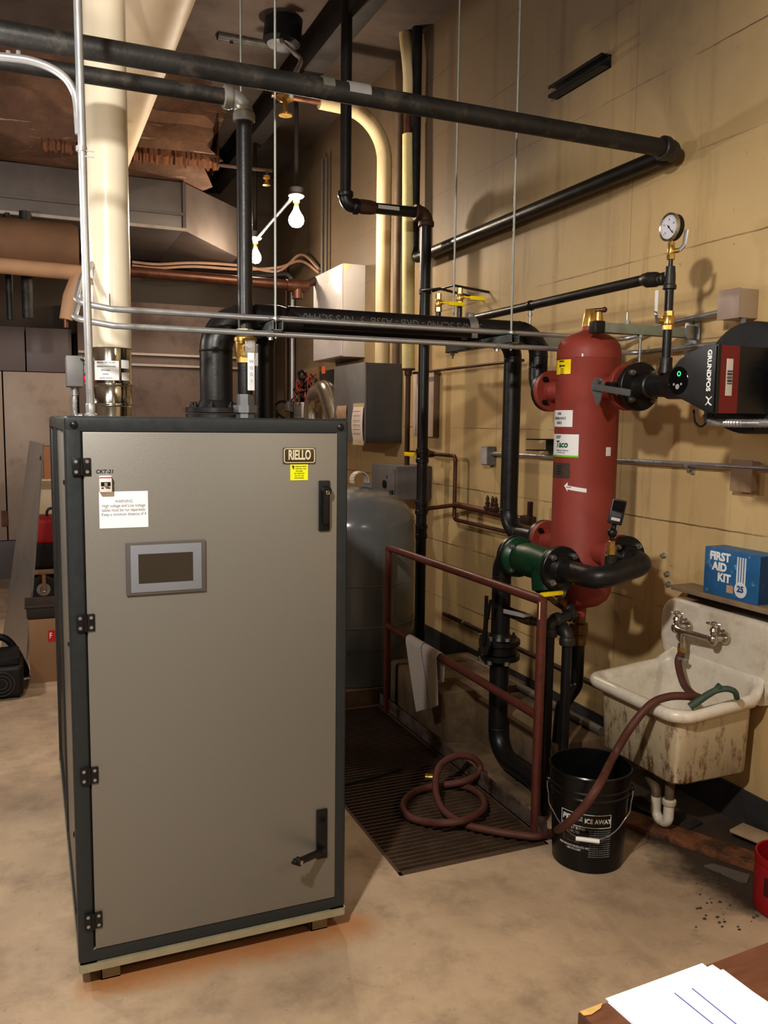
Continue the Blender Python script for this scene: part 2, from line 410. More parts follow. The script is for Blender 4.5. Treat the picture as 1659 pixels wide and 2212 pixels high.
# badge
b, c, wd, ht = fplate(611, 967, 680, 1001, .006, .006)
bad = obj('badge', b, mat('badge_plate', (92, 84, 74), .35, .6, .05, 30), boi)
obj('badge_rim', MB().tube(fillet([c+V((-wd/2+.01, -.006, ht/2-.003)), c+V((wd/2-.003, -.006, ht/2-.003)), c+V((wd/2-.003, -.006, -ht/2+.003)), c+V((-wd/2+.003, -.006, -ht/2+.003)), c+V((-wd/2+.003, -.006, ht/2-.003)), c+V((-wd/2+.011, -.006, ht/2-.003))], .006), .0016, 6), mat('badge_letters', (214, 204, 172)), bad)
text('RIELLO', .040, mat('badge_letters', (214, 204, 172), .35, .3, .04), c+V((0, -.006, .001)), X, Z, bad, squeeze=.56, bold=.0012, depth=.002)
# inspection sticker
b, c, wd, ht = fplate(627, 1003, 665, 1037)
stk = obj('inspection_sticker', b, m_yelg, boi); stk['label'] = 'square lime yellow inspection sticker under the badge'
for i, ln_ in enumerate(('COMBUSTION SERVICE', 'TEST  INSPECTION  CODE', 'DATE PASSED', 'NEXT SERVICE DUE', '2018   2019   2020', 'MONTH INDEXED')):
    text(ln_, .0046, m_ink, c+V((.004 if i == 0 else 0, -.001, ht*.36-ht*.145*i)), X, Z, stk, squeeze=.8)
obj('emblem', MB().prism([c+V((-wd*.42, -.0012, ht*.42)), c+V((-wd*.33, -.0012, ht*.44)), c+V((-wd*.28, -.0012, ht*.34)), c+V((-wd*.34, -.0012, ht*.22)), c+V((-wd*.38, -.0012, ht*.32))], -Y, .0004), m_ink, stk)
# circuit breaker
b, c, wd, ht = fplate(213, 1027, 241, 1062, .02, .003)
brk = obj('breaker_switch', b, mat('breaker_white', (222, 218, 214), .4), boi)
obj('switch_recess', MB().box(c+V((-wd*.38, -.0215, -ht*.12)), c+V((wd*.38, -.0195, ht*.12))), m_blackp, brk)
obj('toggle', MB().box(c+V((-.004, -.03, -ht*.13)), c+V((.004, -.02, ht*.08)), .001), mat('toggle_grey', (150, 146, 130), .4), brk)
for sx in (-.26, .26): obj('toggle', MB().box(c+V((wd*sx-.003, -.022, -ht*.26)), c+V((wd*sx+.003, -.0198, -ht*.2))), m_blackp, brk)
obj('stripe', MB().box(c+V((-wd*.49, -.0206, ht*.36)), c+V((wd*.49, -.0198, ht*.42))), mat('magenta_stripe', (190, 40, 110), .5), brk)
text('CKT-21', .0145, m_ink, front(226, 1019, .0041), X, Z, boi, squeeze=1.0, bold=.0003, shear=.15)
# warning label
b, c, wd, ht = fplate(213.5, 1062.5, 320.5, 1138)
wl = obj('warning_label', b, m_paper, boi); wl['label'] = 'white rectangular warning label with grey print'
for i, ln_ in enumerate(('WARNING', 'High voltage and Low voltage', 'cables must be run separately.', 'Keep a minimum distance of 4')):
    text(ln_, .0122, m_inkg, c+V((0, -.001, ht*.23-ht*.118*i)), X, Z, wl, squeeze=.80)
# touch screen
cc = (front(271, 1172)+front(443, 1162)+front(444, 1276)+front(273, 1289))/4
dsp = obj('display', MB().box(cc+V((-.1115, -.008, -.0755)), cc+V((.1115, .001, .0755)), .002), mat('display_bezel', (98, 96, 94), .4, .1, .03), boi)
fr = obj('display_frame', MB().box(cc+V((-.099, -.0095, -.0675)), cc+V((.099, -.007, .0675)), .001), mat('display_frame', (134, 138, 146), .4, 0, .02), dsp)
obj('screen', MB().box(cc+V((-.078, -.0102, -.042)), cc+V((.074, -.009, .042))), mat('dark_screen', (66, 60, 52), .22, 0, .06, 3, coat=.3), dsp)
# upper latch, closed
b, c, wd, ht = fplate(688, 1038, 711, 1146, .008, .003)
lt = obj('latch', b, m_blackp, boi)
lt['label'] = 'closed black latch beneath the badge'
obj('latch_lever', MB().box(c+V((-.0085, -.024, -ht*.36)), c+V((.0105, -.007, ht*.3)), .006, 3).lathe(c+V((.003, -.007, ht*.3)), -Y, [(.0155, 0), (.0155, .014), (.012, .019), (0, .019)], 20), m_blackp, lt)
obj('lock', MB().lathe(c+V((.003, -.026, ht*.27)), -Y, [(.0068, 0), (.0068, .003), (.005, .004), (.0045, .002), (0, .002)], 16), m_steel, lt)
# lower latch, swung open
b, c, wd, ht = fplate(683, 1749, 706, 1851, .006, .003)
lt2 = obj('latch', b, m_blackp, boi); lt2['label'] = 'open black latch with its lever swung out, low on the panel'
obj('latch_recess', MB().lathe(c+V((.001, -.006, ht*.3)), -Y, [(.009, 0), (.009, .004), (.006, .0045), (.006, .001), (0, .001)], 16), mat('void_black', (8, 8, 8), .6), lt2)
pv = c+V((.002, -.01, -ht*.33)); tip = P(644, 1862, Y=BY0-.085)
d = (tip-pv).normalized()
obj('latch_lever', MB().obox((pv+tip)/2, d, Z, d.cross(Z), ((tip-pv).length, .020, .014), .004).ball(pv, .012).lathe(tip-d*.004, d.cross(Z)*-1 if d.cross(Z).y > 0 else d.cross(Z), [(.013, -.009), (.013, .006), (.010, .009), (0, .009)], 18).cyl(tip+V((-.008, 0, .0)), tip+V((-.016, .004, .006)), .009), m_blackp, lt2)
n_ = d.cross(Z); n_ = -n_ if n_.y > 0 else n_
obj('lock', MB().lathe(tip-d*.004+n_*.009, n_, [(.0068, 0), (.0068, .003), (.004, .0035), (0, .0025)], 16), m_steel, lt2)

# ================================================================== FLUE, DROP PIPE AND RISERS ON THE BOILER
FC = (.336, 3.80); FR = .084
flu = thing('flue_pipe', 'thick glossy cream white plastic flue rising from the boiler top', 'pipe', (FC[0], FC[1], 1.945))
obj('pipe', MB().lathe((FC[0], FC[1], 1.945), Z, [(FR-.006, 0), (FR, .002), (FR, ZC-1.945), (FR-.006, ZC-1.945)], 48), m_pvc, flu)
a0, z0 = Pcyl(237, 648, FC, FR)
obj('barcode', MB().patch(FC, FR, a0-.03, a0+.03, z0-.025, z0+.025, .0006, 3), mat('barcode_grey', (120, 110, 100), .6, 0, .6, 90), flu)
ad = thing('flue_adapter', 'shiny stainless steel collar between the boiler top and the white flue', 'pipe', (FC[0], FC[1], BZ1))
obj('collar', MB().lathe((FC[0], FC[1], 1.651), Z, [(.078, 0), (.078, .05), (.083, .054), (.084, .06), (.083, .066), (.0805, .07), (.0805, .135), (.084, .139), (.085, .144), (.084, .149), (.082, .152), (.082, .292), (.0785, .294)], 48), m_steel, ad)
def sticker(par, c, R, box, m, name='label', n=8):
    q = [Pcyl(x, y, c, R) for x, y in ((box[0], (box[1]+box[3])/2), (box[2], (box[1]+box[3])/2), ((box[0]+box[2])/2, box[1]), ((box[0]+box[2])/2, box[3]))]
    a_, b_ = q[0][0], q[1][0]
    return obj(name, MB().patch(c, R, min(a_, b_), max(a_, b_), q[3][1], q[2][1], .0008, n), m, par), (a_+b_)/2, (q[2][1]+q[3][1])/2
lb, a, z = sticker(ad, FC, .082, (205, 779, 257, 821), m_white, 'warning_label')
for i, ln_ in enumerate(('READ AND KEEP THE VENT', 'APPLIANCE INSTRUCTIONS', 'MOTORIZED', 'DAMPER', 'DO NOT REMOVE')):
    text(ln_, .0085, m_ink, (0, 0, 0), X, Z, lb, squeeze=.75, cyl=(FC, .082, a, z+.032-.016*i, 1))
sticker(ad, FC, .082, (262, 778, 278, 796), m_white, 'oval_sticker'); sticker(ad, FC, .082, (263, 805, 279, 822), m_white, 'small_label')
# damper actuator box behind the riser
pbx = P(162, 803, Y=3.86)
act = thing('damper_actuator', 'small grey steel control box hung off the stainless flue collar', 'box', (pbx.x, 3.86, 1.66))
obj('housing', MB().box((pbx.x-.036, 3.80, pbx.z-.064), (pbx.x+.03, 3.93, pbx.z+.064), .004), m_midgrey, act)
obj('bracket', MB().box((pbx.x+.028, 3.83, pbx.z-.05), (FC[0]-.08, 3.84, pbx.z+.06)), m_galv, act)
fx = spline([(pbx.x-.005, 3.85, pbx.z-.064), (pbx.x-.005, 3.85, pbx.z-.1), (pbx.x-.004, 3.85, pbx.z-.18), (pbx.x+.02, 3.86, 1.66)], 10)
obj('conduit', MB().tube(fx, [.011+.0018*(i % 2) for i in range(len(fx))], 10), m_galv, act)
obj('connector', MB().cyl((pbx.x-.005, 3.85, pbx.z-.062), (pbx.x-.005, 3.85, pbx.z-.1), .016), m_galv, act)
obj('wire_nut', MB().lathe((pbx.x+.035, 3.78, pbx.z-.02), V((.3, -.3, -1)), [(.006, 0), (.011, .02), (.008, .03), (0, .031)], 10), mat('red_plastic', (214, 60, 40), .4), act)
obj('wire', MB().tube(spline([(pbx.x+.02, 3.79, pbx.z+.05), (pbx.x+.045, 3.77, pbx.z+.03), (pbx.x+.035, 3.78, pbx.z-.02)], 6), .003, 6), m_ink, act)

# drop pipe with valve
GX, GY = .812, 3.379
PE = P(520, 215, Y=GY); gz = PE.z
drp = thing('drop_pipe', 'black gas pipe running overhead then dropping to the boiler through a grey elbow', 'pipe', (GX, GY, 2.03))
obj('horizontal_pipe', MB().cyl((-2.6, GY, gz), (GX-.05, GY, gz), .0302, seg=24), m_blackold, drp)
def elbow(c, d1, d2, r, R, col=.012, seg=20):
    d1, d2 = V(d1), V(d2); pts = fillet([V(c)+d1*(R+.02), V(c), V(c)+d2*(R+.02)], R, 8); bb = MB().tube(pts, r, seg)
    for d in (d1, d2):
        bb.lathe(V(c)+d*(R+.005), d, [(r, -.012), (r+col*.6, -.008), (r+col, 0), (r+col, .022), (r+col*.4, .026), (r*.7, .026)], seg)
    return bb
obj('elbow', elbow((GX, GY, gz), -X, -Z, .036, .05, .007), mat('grey_galvanised_elbow', (160, 160, 156), .4, .6, .08, 20), drp)
zt1 = P(531, 708, Y=GY).z
obj('vertical_pipe', MB().cyl((GX, GY, zt1-.01), (GX, GY, gz-.06), .0302, seg=24), m_black, drp)
bv = thing('ball_valve', 'large brass ball valve with white lever on the black drop pipe', 'valve', (GX, GY, 1.92))
zb0, zb1 = P(531, 784, Y=GY).z, P(531, 712, Y=GY).z; zm = (zb0+zb1)/2; hh = zb1-zb0
obj('body', MB().tube([(GX, GY, zb1-.022), (GX, GY, zb1)], .037, 8).tube([(GX, GY, zb0), (GX, GY, zb0+.022)], .036, 8).lathe((GX, GY, zm), Z, [(.034, -hh/2+.02), (.040, -hh/2+.03), (.0415, -.02), (.0415, .016), (.045, .018), (.045, .032), (.036, .04)], 28).cyl((GX, GY-.03, zm-.01), (GX, GY-.06, zm-.01), .017), m_brass, bv)
lv = obj('lever', MB().box((GX-.016, GY-.068, zm-.05), (GX+.024, GY-.064, zm+.02), .002).obox((GX+.02, GY-.064, zm-.055), X, Y, Z, (.03, .004, .05)), m_galv, bv)
hl0, hl1 = P(542, 762, Y=GY-.068), P(543, 844, Y=GY-.068)
obj('grip', MB().box((hl0.x-.014, GY-.074, hl1.z), (hl0.x+.014, GY-.066, hl0.z), .011, 4), mat('white_vinyl', (236, 238, 240), .4), lv)
for i in range(4): text(('W', 'O', 'G', '1'), .015, mat('blue_ink', (120, 150, 190), .5), V((hl0.x, GY-.074, hl0.z-.03-.022*i)), Z*-1, X, lv) if False else text('WOG1'[i], .017, mat('blue_ink', (120, 150, 190), .5), V((hl0.x, GY-.0742, hl0.z-.035-.025*i)), X, Z, lv, name='lettering')
obj('stem_nut', MB().hexa((GX-.002, GY-.064, zm-.005), (GX-.002, GY-.074, zm-.005), .011), m_galv, bv)
un = thing('pipe_union', 'short black nipple and grey hexagonal union standing on the boiler top', 'pipe', (GX, GY, BZ1))
obj('nipple', MB().cyl((GX, GY, 1.70), (GX, GY, zb0+.004), .0302), m_black, un)
zu0, zu1 = BZ1-.004, P(530, 852, Y=GY).z
obj('union', MB().tube([(GX, GY, zu0), (GX, GY, zu0+.03)], .039, 8).tube([(GX, GY, zu0+.028), (GX, GY, zu0+.058)], .052, 8).tube([(GX, GY, zu0+.056), (GX, GY, zu1)], .039, 8), mat('grey_union', (112, 114, 116), .4, .5, .06, 20), un)

# EMT riser with a swept branch
r0, r1 = P(196, 893, Y=2.70), P(158, -60, Y=2.70)
ris = thing('conduit_riser', 'slim bright metal conduit standing at the front of the boiler top', 'conduit', (r0.x, r0.y, BZ1))
obj('tube', MB().cyl((r0.x, 2.70, BZ1-.003), (r1.x, 2.70, 4.3), .0117), m_emt, ris)
obj('connector', MB().lathe((r0.x, 2.70, BZ1-.002), Z, [(.019, 0), (.019, .008), (.014, .012), (.0145, .035), (.0125, .04)], 16), m_emt, ris)
cpz = P(176, 323, Y=2.70)
obj('strap', MB().lathe((cpz.x, 2.70, cpz.z-.006), Z, [(.0155, 0), (.0155, .014)], 14).box((cpz.x, 2.69, cpz.z-.006), (cpz.x+.035, 2.692, cpz.z-.003)).box((cpz.x, 2.69, cpz.z-.022), (cpz.x+.033, 2.692, cpz.z-.019)), m_emt, ris)
q = [P(x, y, Y=2.735) for x, y in ((-700, 60), (-120, 112), (20, 124), (70, 132), (110, 147), (140, 168), (158, 193), (166, 222), (171, 290))]
brn = thing('conduit', 'bright metal conduit sweeping down from overhead to strap against the riser', 'conduit', q[-1])
obj('tube', MB().tube(spline(q, 6), .0117, 12), m_emt, brn)
for px in (18, 40):
    c = P(px, 120, Y=2.735); obj('strap_screw', MB().lathe((c.x, 2.735, c.z), Z, [(.007, 0), (.007, .012), (0, .014)], 8), m_emt, brn)

# ================================================================== TRAPEZE AND HEATING PIPES
TY = 3.26
def sproj(px, py, y): return P(px, py, Y=y)
S1, S2 = P(596, 712, Y=TY), P(1105, 738, Y=TY)
PZ = 2.085; UY, LY = 3.491, 3.716; PR = .0445
sz = PZ-PR-.041
ygrp = 'strut hangers under the heating pipes'
def strut_c(bb, y0, y1, x, zb):                # C channel along Y, slot up
    w, h, t = .041, .041, .003
    bb.box((x-w/2, y0, zb), (x+w/2, y1, zb+t)).box((x-w/2, y0, zb), (x-w/2+t, y1, zb+h)).box((x+w/2-t, y0, zb), (x+w/2, y1, zb+h))
    bb.box((x-w/2, y0, zb+h-t), (x-w/2+.01, y1, zb+h)).box((x+w/2-.01, y0, zb+h-t), (x+w/2, y1, zb+h)); return bb
def pipe_clamp(root, x, yc, zc, R):
    pts = [(x, yc+(R+.003)*math.cos(a), zc+(R+.003)*math.sin(a)) for a in [math.radians(v) for v in range(-30, 211, 12)]]
    bb = MB()
    for i in range(len(pts)-1):
        p, q_ = V(pts[i]), V(pts[i+1]); d = (q_-p); n = V((0, p.y-yc, p.z-zc)).normalized()
        bb.obox((p+q_)/2, X, d, n, (.042, d.length*1.15, .004))
    bb.box((x-.014, yc-R-.009, zc-R-.006), (x+.014, yc-R-.002, zc-.01)).box((x-.014, yc+R+.002, zc-R-.006), (x+.014, yc+R+.009, zc-.01))
    o = obj('pipe_clamp', bb, m_galv, root)
    obj('clamp_bolt', MB().hexa((x-.02, yc, zc+R+.014), (x+.02, yc, zc+R+.014), .011).box((x-.012, yc-.012, zc+R), (x+.012, yc+.012, zc+R+.02), .004), m_galv, o)
for k, (sx, lab) in enumerate(((S1.x, 'strut hanger on threaded rods crossing under black pipes by the brass drop valve'), (S2.x, 'strut hanger on threaded rods crossing under black pipes by the red tank'))):
    t = thing('strut_hanger', lab, 'pipe hanger', (sx, TY, sz), ygrp)
    obj('channel', strut_c(MB(), TY-.03, 3.86, sx, sz), m_strut, t)
    for y in (TY+.005, 3.82):
        obj('threaded_rod', MB().cyl((sx, y, sz-.03), (sx, y, ZC), .0052, seg=8), m_rod, t)
        obj('nut', MB().hexa((sx, y, sz-.014), (sx, y, sz-.002), .011).box((sx-.02, y-.02, sz-.004), (sx+.02, y+.02, sz), .002).hexa((sx, y, sz+.041), (sx, y, sz+.053), .011), m_galv, t)
    pipe_clamp(t, sx-.055 if k == 0 else sx-.085, UY, PZ, PR)
# flanges
def flange(bb, c, ax, R=.095, t=.024, neck=None):
    pr = [(0, 0), (R-.002, 0), (R, .002), (R, t-.002), (R-.002, t)]
    if neck: pr += [(neck[0]+.016, t), (neck[0]+.004, t+neck[1]*.8), (neck[0], t+neck[1])]
    pr += [(0, pr[-1][1])]
    return bb.lathe(c, ax, pr, 32)
def bolts(par, c, ax, Rb, n=4, off=PI/4, h=.012, r=.0125, m=None, both=None):
    u, v, w_ = basis(ax)
    for k in range(n):
        a = off+2*PI*k/n; p = V(c)+(u*math.cos(a)+v*math.sin(a))*Rb
        obj('bolt', MB().hexa(p, p+w_*h, r).cyl(p+w_*h*.9, p+w_*(h+.012), r*.55, seg=10), m or m_bolt, par)
SX, SY, SR = 2.262, 3.095, .137
ZU, ZL = 1.803, 1.100
FYo = .285                                                   # flange face distance from the axis
# upper heating pipe: boiler elbow -> along X -> down -> separator upper far nozzle
sup = thing('heating_pipe', 'front black heating pipe from the wide boiler elbow to the red tank upper flange', 'pipe', (1.5, UY, PZ))
EX = P(467, 800, Y=UY).x; ER = .066
body = fillet([(EX, UY, BZ1+.05), (EX, UY, PZ+.045-ER), (EX+.26, UY, PZ+.045-ER)], .13, 10)
obj('wide_elbow', MB().tube(body, ER, 28).lathe((EX+.24, UY, PZ+.045-ER), X, [(ER, 0), (ER, .02), (PR, .12)], 28), m_black, sup)
obj('weld_bead', MB().lathe((EX, UY, PZ-.16), Z, [(ER, 0), (ER+.003, .004), (ER, .008)], 28), m_fit, sup)
fl = obj('flange', flange(flange(MB(), (EX, UY, BZ1-.004), Z, .125, .022), (EX, UY, BZ1+.022), Z, .125, .022, (ER, .03)), m_black, sup)
bolts(fl, (EX, UY, BZ1+.044), Z, .1, 8, PI/8, .01, .012, m_blackp)
main = fillet([(EX+.3, UY, PZ), (SX, UY, PZ), (SX, UY, ZU), (SX, SY+FYo+.03, ZU)], .114, 9)
obj('pipe_run', MB().tube(main, PR, 24), m_black, sup)
for c, ax in (((SX-.114, UY, PZ), X), ((SX, UY, PZ-.114), Z), ((SX, UY, ZU+.114), Z)):
    obj('weld_bead', MB().lathe(c, ax, [(PR-.002, -.005), (PR+.002, 0), (PR-.002, .005)], 24), m_fit, sup)
text('3" NPS SCH40 - GRB - A53B  3" NPS SCH40', .046, mat('stencil_grey', (92, 92, 92), .6), (1.50, UY-PR-.0004, PZ), -X, -Z, sup, squeeze=1.0, depth=.0008)
# lower heating pipe
ret = thing('heating_pipe', 'rear black heating pipe dropping beside the green valve to the red tank lower flange', 'pipe', (1.5, LY, PZ))
run = fillet([(.98, LY, BZ1-.02), (.98, LY, PZ), (SX-.005, LY, PZ), (SX-.005, LY, ZL), (SX-.005, SY+FYo+.03, ZL)], .114, 9)
obj('pipe_run', MB().tube(run, PR, 24), m_black, ret)
for c, ax in (((SX-.005, LY, PZ-.114), Z), ((SX-.005, LY, ZL+.114), Z), ((SX-.005, LY-.114, ZL), Y)):
    obj('weld_bead', MB().lathe(c, ax, [(PR-.002, -.005), (PR+.002, 0), (PR-.002, .005)], 24), m_fit, ret)
for par, yy, zz in ((sup, 0, ZU), (ret, 0, ZL)):
    f_ = obj('flange', flange(MB(), (SX, SY+FYo, zz), Y, .095, .024, (PR, .03)), m_black, par)

# ---- red air separator
sep = thing('air_separator', 'tall red cylindrical air separator tank with white maker stickers by the tan wall', 'tank', (SX, SY, .83))
zt_, zb_ = 2.072, .845
dome = [(0, zb_-.01), (.04, zb_-.008), (.085, zb_+.006), (.118, zb_+.032), (.132, zb_+.062), (SR, zb_+.10), (SR, zb_+.118), (SR+.001, zb_+.12), (SR, zb_+.122), (SR, 1.93), (SR+.0015, 1.933), (SR, 1.937), (SR, 1.965), (.130, 1.995), (.112, 2.018), (.08, 2.036), (.046, 2.048), (.034, 2.055), (.032, zt_), (0, zt_)]
obj('body', MB().lathe((SX, SY, 0), Z, dome, 56), m_red, sep)
for zz in (ZU, ZL):
    for sg in (1, -1):
        ax = Y*sg; c = V((SX, SY, zz))
        nz = obj('nozzle', flange(MB().lathe(c, ax, [(PR+.004, .1), (PR+.004, FYo-.05), (PR+.012, FYo-.022)], 24), c+ax*(FYo-.026), ax, .095, .026), m_red, sep)
        bolts(nz, c+ax*(FYo-.026), -ax, .074, 4, PI/4, .012, .013, m_bolt if sg < 0 else m_blackp)
SC = (SX, SY)
obj('drain_boss', MB().lathe((SX, SY, zb_-.05), Z, [(.03, 0), (.03, .05)], 16), m_red, sep)
lb, a, z = sticker(sep, SC, SR, (1203, 777, 1233, 808), m_yel, 'warning_label')
text('WARNING', .0095, m_ink, (0, 0, 0), X, Z, lb, squeeze=.8, bold=.0002, cyl=(SC, SR, a, z+.024, 1))
obj('arrow', MB().patch(SC, SR+.001, a-.07, a+.16, z+.002, z+.0075, .0006, 4).patch(SC, SR+.001, a-.11, a-.06, z-.001, z+.011, .0006, 2), m_ink, lb)
for i in range(5): text('Read all safety text', .0045, m_ink, (0, 0, 0), X, Z, lb, squeeze=.7, cyl=(SC, SR, a+.04, z-.006-.0058*i, 1))
lb, a, z = sticker(sep, SC, SR, (1195, 886, 1237, 922), m_white, 'series_label')
for i, ln_ in enumerate(('5900', 'FLEXBALANCE', 'SERIES')): text(ln_, .0165, m_ink, (0, 0, 0), X, Z, lb, squeeze=.80 if i == 1 else .85, cyl=(SC, SR, a, z+.02-.0195*i, 1))
lb, a, z = sticker(sep, SC, SR, (1193, 938, 1250, 987), m_white, 'maker_label', 12)
m_tg = mat('dark_green_ink', (18, 92, 60), .5)
text('Taco', .040, m_tg, (0, 0, 0), X, Z, lb, squeeze=.92, bold=.0012, shear=.12, cyl=(SC, SR, a+.03, z+.004, 1))
for i in range(3): obj('emblem', MB().patch(SC, SR+.001, a-.26, a-.04+.03*i, z+.030+.005*i, z+.0325+.005*i, .0006, 4), m_tg, lb)
text('Hydronic Solutions', .012, m_inkg, (0, 0, 0), X, Z, lb, squeeze=.8, shear=.15, cyl=(SC, SR, a+.06, z-.021, 1))
text('A Taco Family Company', .0065, m_inkg, (0, 0, 0), X, Z, lb, squeeze=.8, cyl=(SC, SR, a+.02, z-.031, 1))
sticker(sep, SC, SR+.0009, (1193, 983.5, 1250, 987.5), mat('lime_green', (120, 196, 52), .5), 'green_stripe', 12)
lb, a, z = sticker(sep, SC, SR, (1195, 1000, 1231, 1033), mat('name_plate', (112, 100, 92), .35, .6, .12, 60), 'name_plate')
for i in range(4): text('MODEL PSI TEMP', .005, m_ink, (0, 0, 0), X, Z, lb, squeeze=.9, cyl=(SC, SR, a, z+.018-.011*i, 1))
sticker(sep, SC, SR, (1309, 966, 1319, 985), m_white, 'tag')
a0, z0 = Pcyl(1250, 1058, SC, SR); a1, z1 = Pcyl(1219, 1049, SC, SR)
ar = MB()
def cp(a, z, d=.0012): return (SX+(SR+d)*math.cos(a), SY+(SR+d)*math.sin(a), z)
a2, z2 = Pcyl(1267, 1060, SC, SR)
for k in range(6):
    t0, t1 = k/6, (k+1)/6; aa, ab = a1+.13+(a2-a1-.13)*t0, a1+.13+(a2-a1-.13)*t1; za, zb2 = z1-.007+(z2-z1+.007)*t0, z1-.007+(z2-z1+.007)*t1
    ar.quad(cp(aa, za-.0085), cp(ab, zb2-.0085), cp(ab, zb2+.0085), cp(aa, za+.0085))
ar.b.faces.new([ar.b.verts.new(cp(*q_)) for q_ in ((a1, z1), (a1+.13, z1-.025), (a1+.13, z1+.016))])
o = obj('flow_arrow', ar, m_white, sep)
text('FLOW', .008, m_ink, (0, 0, 0), X, Z, o, cyl=(SC, SR+.001, a1+.17, z1-.006, 1))
a1, z1 = Pcyl(1258, 767, SC, SR)
obj('marker', MB().patch(SC, SR, a1-.02, a1+.03, z1-.006, z1+.006, .001, 2), m_white, sep)
av = thing('air_vent', 'brass air vent cap on top of the red tank', 'valve', (SX, SY, zt_))
obj('body', MB().lathe((SX, SY, zt_), Z, [(.034, 0), (.031, .03), (.024, .07), (.02, .074), (0, .074)], 20).lathe((SX+.028, SY-.02, zt_), Z, [(.022, 0), (.018, .06), (.012, .066), (0, .066)], 16), m_brass, av)
obj('cap', MB().cyl((SX, SY, zt_+.068), (SX+.04, SY-.04, zt_+.07), .009).ball((SX+.042, SY-.042, zt_+.07), .012), m_copper, av)

# ---- U-bend, green valve and the lower return riser
VX = 2.034; VZ = 1.05; rb = (SX-VX)/2
ub = thing('return_bend', 'black U-shaped pipe from the red tank lower flange to the green valve', 'pipe', (2.15, 2.66, ZL))
y0 = SY-FYo
pts = fillet([(SX, y0-.03, ZL), (SX, y0-.14, ZL), ((SX+VX)/2, y0-.14, (ZL+VZ)/2), (VX, y0-.14, VZ), (VX, 2.91, VZ)], .112, 9)
obj('bend', MB().tube(pts, PR, 24), mat('dark_bare_pipe', (46, 44, 44), .42, .3, .25, 14, .2, 90), ub)
f_ = obj('flange', flange(MB(), (SX, y0, ZL), -Y, .095, .024, (PR, .03)), m_black, ub); bolts(f_, (SX, y0-.024, ZL), -Y, .074, 4, PI/4, .01)
f_ = obj('flange', flange(MB(), (VX, 2.935, VZ), -Y, .095, .024, (PR, .025)), m_black, ub); bolts(f_, (VX, 2.911, VZ), -Y, .074, 4, PI/4, .014, .014)
tw = V(((SX+VX)/2+.06, y0-.12, (ZL+VZ)/2+.03))
tw = P(1321, 1195, Y=y0-.115)
obj('thermowell_boss', MB().lathe(V((tw.x, tw.y, tw.z-.03)), Z, [(.026, -.02), (.026, .02), (.02, .026)], 18), m_fit, ub)
th = thing('thermometer', 'black digital thermometer on a swivel stem above the U-shaped black pipe', 'thermometer', tw)
obj('fitting', MB().hexa(tw+V((0, 0, -.005)), tw+V((0, 0, .028)), .019).lathe(tw+V((0, 0, .028)), Z, [(.013, 0), (.013, .018), (.009, .022)], 14), m_brass, th)
obj('stem', MB().cyl(tw+V((0, 0, .05)), tw+V((0, 0, .075)), .009).ball(tw+V((0, 0, .082)), .019).cyl(tw+V((.004, 0, .09)), tw+V((.014, 0, .14)), .009), m_blackp, th)
hx = V((.24, 0, 1)).normalized(); hc = P(1333, 1106, Y=tw.y-.01); hn = V((-.55, -.8, .2)); hn = (hn-hx*hn.dot(hx)).normalized(); hs = hx.cross(hn)
obj('case', MB().obox(hc, hs, hn, hx, (.056, .034, .098), .005), m_blackp, th)
obj('screen', MB().obox(hc+hn*.0175+hx*.022, hs, hn, hx, (.046, .002, .042)), mat('lcd_black', (12, 12, 14), .15), th)
obj('label', MB().obox(hc+hn*.0175-hx*.03, hs, hn, hx, (.034, .002, .012)), m_lgrey, th)
obj('spec_plate', MB().obox(hc+hn*.0175-hx*.012, hs, hn, hx, (.034, .002, .016)), mat('spec_grey', (66, 66, 68), .5), th)

gv = thing('flow_valve', 'dark green cast iron flanged valve between black pipes over the railing', 'valve', (VX, 3.1, VZ-.1))
gb = MB().lathe((VX, 2.936, VZ), Y, [(.0, 0), (.088, 0), (.09, .003), (.09, .02), (.088, .022), (.068, .03), (.066, .07), (.074, .13), (.076, .2), (.07, .285), (.088, .3), (.092, .305), (.092, .325), (.09, .328), (0, .328)], 32)
gb.lathe((VX, 3.03, VZ), V((0, -.18, -1)), [(.066, 0), (.068, .105), (.06, .11), (0, .112)], 24)
obj('body', gb, m_green, gv)
bolts(gv, (VX, 3.235, VZ), -Y, .075, 4, PI/4, .016, .013)
text('125', .03, mat('raised_green', (30, 84, 58), .4), (VX-.0685, 3.06, VZ-.02), -Y, Z, gv, name='cast_number', depth=.004)
obj('drain_plug', MB().lathe((VX, 3.06, VZ-.105), V((0, -.18, -1)), [(.028, 0), (.03, .016), (.02, .024), (0, .024)], 16), m_blackp, gv)

low = thing('return_pipe', 'thick black pipe dropping from the green valve behind the maroon railing', 'pipe', (VX, 3.38, 0))
RYv = 3.395
pts = fillet([(VX, 3.29, VZ), (VX, RYv, VZ), (VX, RYv, .64)], .114, 9)
obj('upper_pipe', MB().tube(pts, PR, 24), m_black, low)
f_ = obj('flange', flange(MB(), (VX, 3.266, VZ), Y, .095, .024, (PR, .02)), m_black, low)
pts = fillet([(VX, RYv, .54), (VX, RYv, .078), (VX, 3.02, .078)], .125, 9)
obj('lower_pipe', MB().tube(pts, PR+.001, 24), m_black, low)
for zz in (VZ-.114, .203): obj('weld_bead', MB().lathe((VX, RYv, zz), Z, [(PR-.002, -.006), (PR+.0025, 0), (PR-.002, .006)], 24), m_fit, low)
obj('drain_stub', MB().cyl((VX, 3.2, .06), (VX, 3.2, -.0), .012), m_black, low)
obj('end_cap', MB().lathe((VX, 3.02, .078), -Y, [(PR+.006, -.03), (PR+.006, 0), (0, .004)], 20), m_black, low)
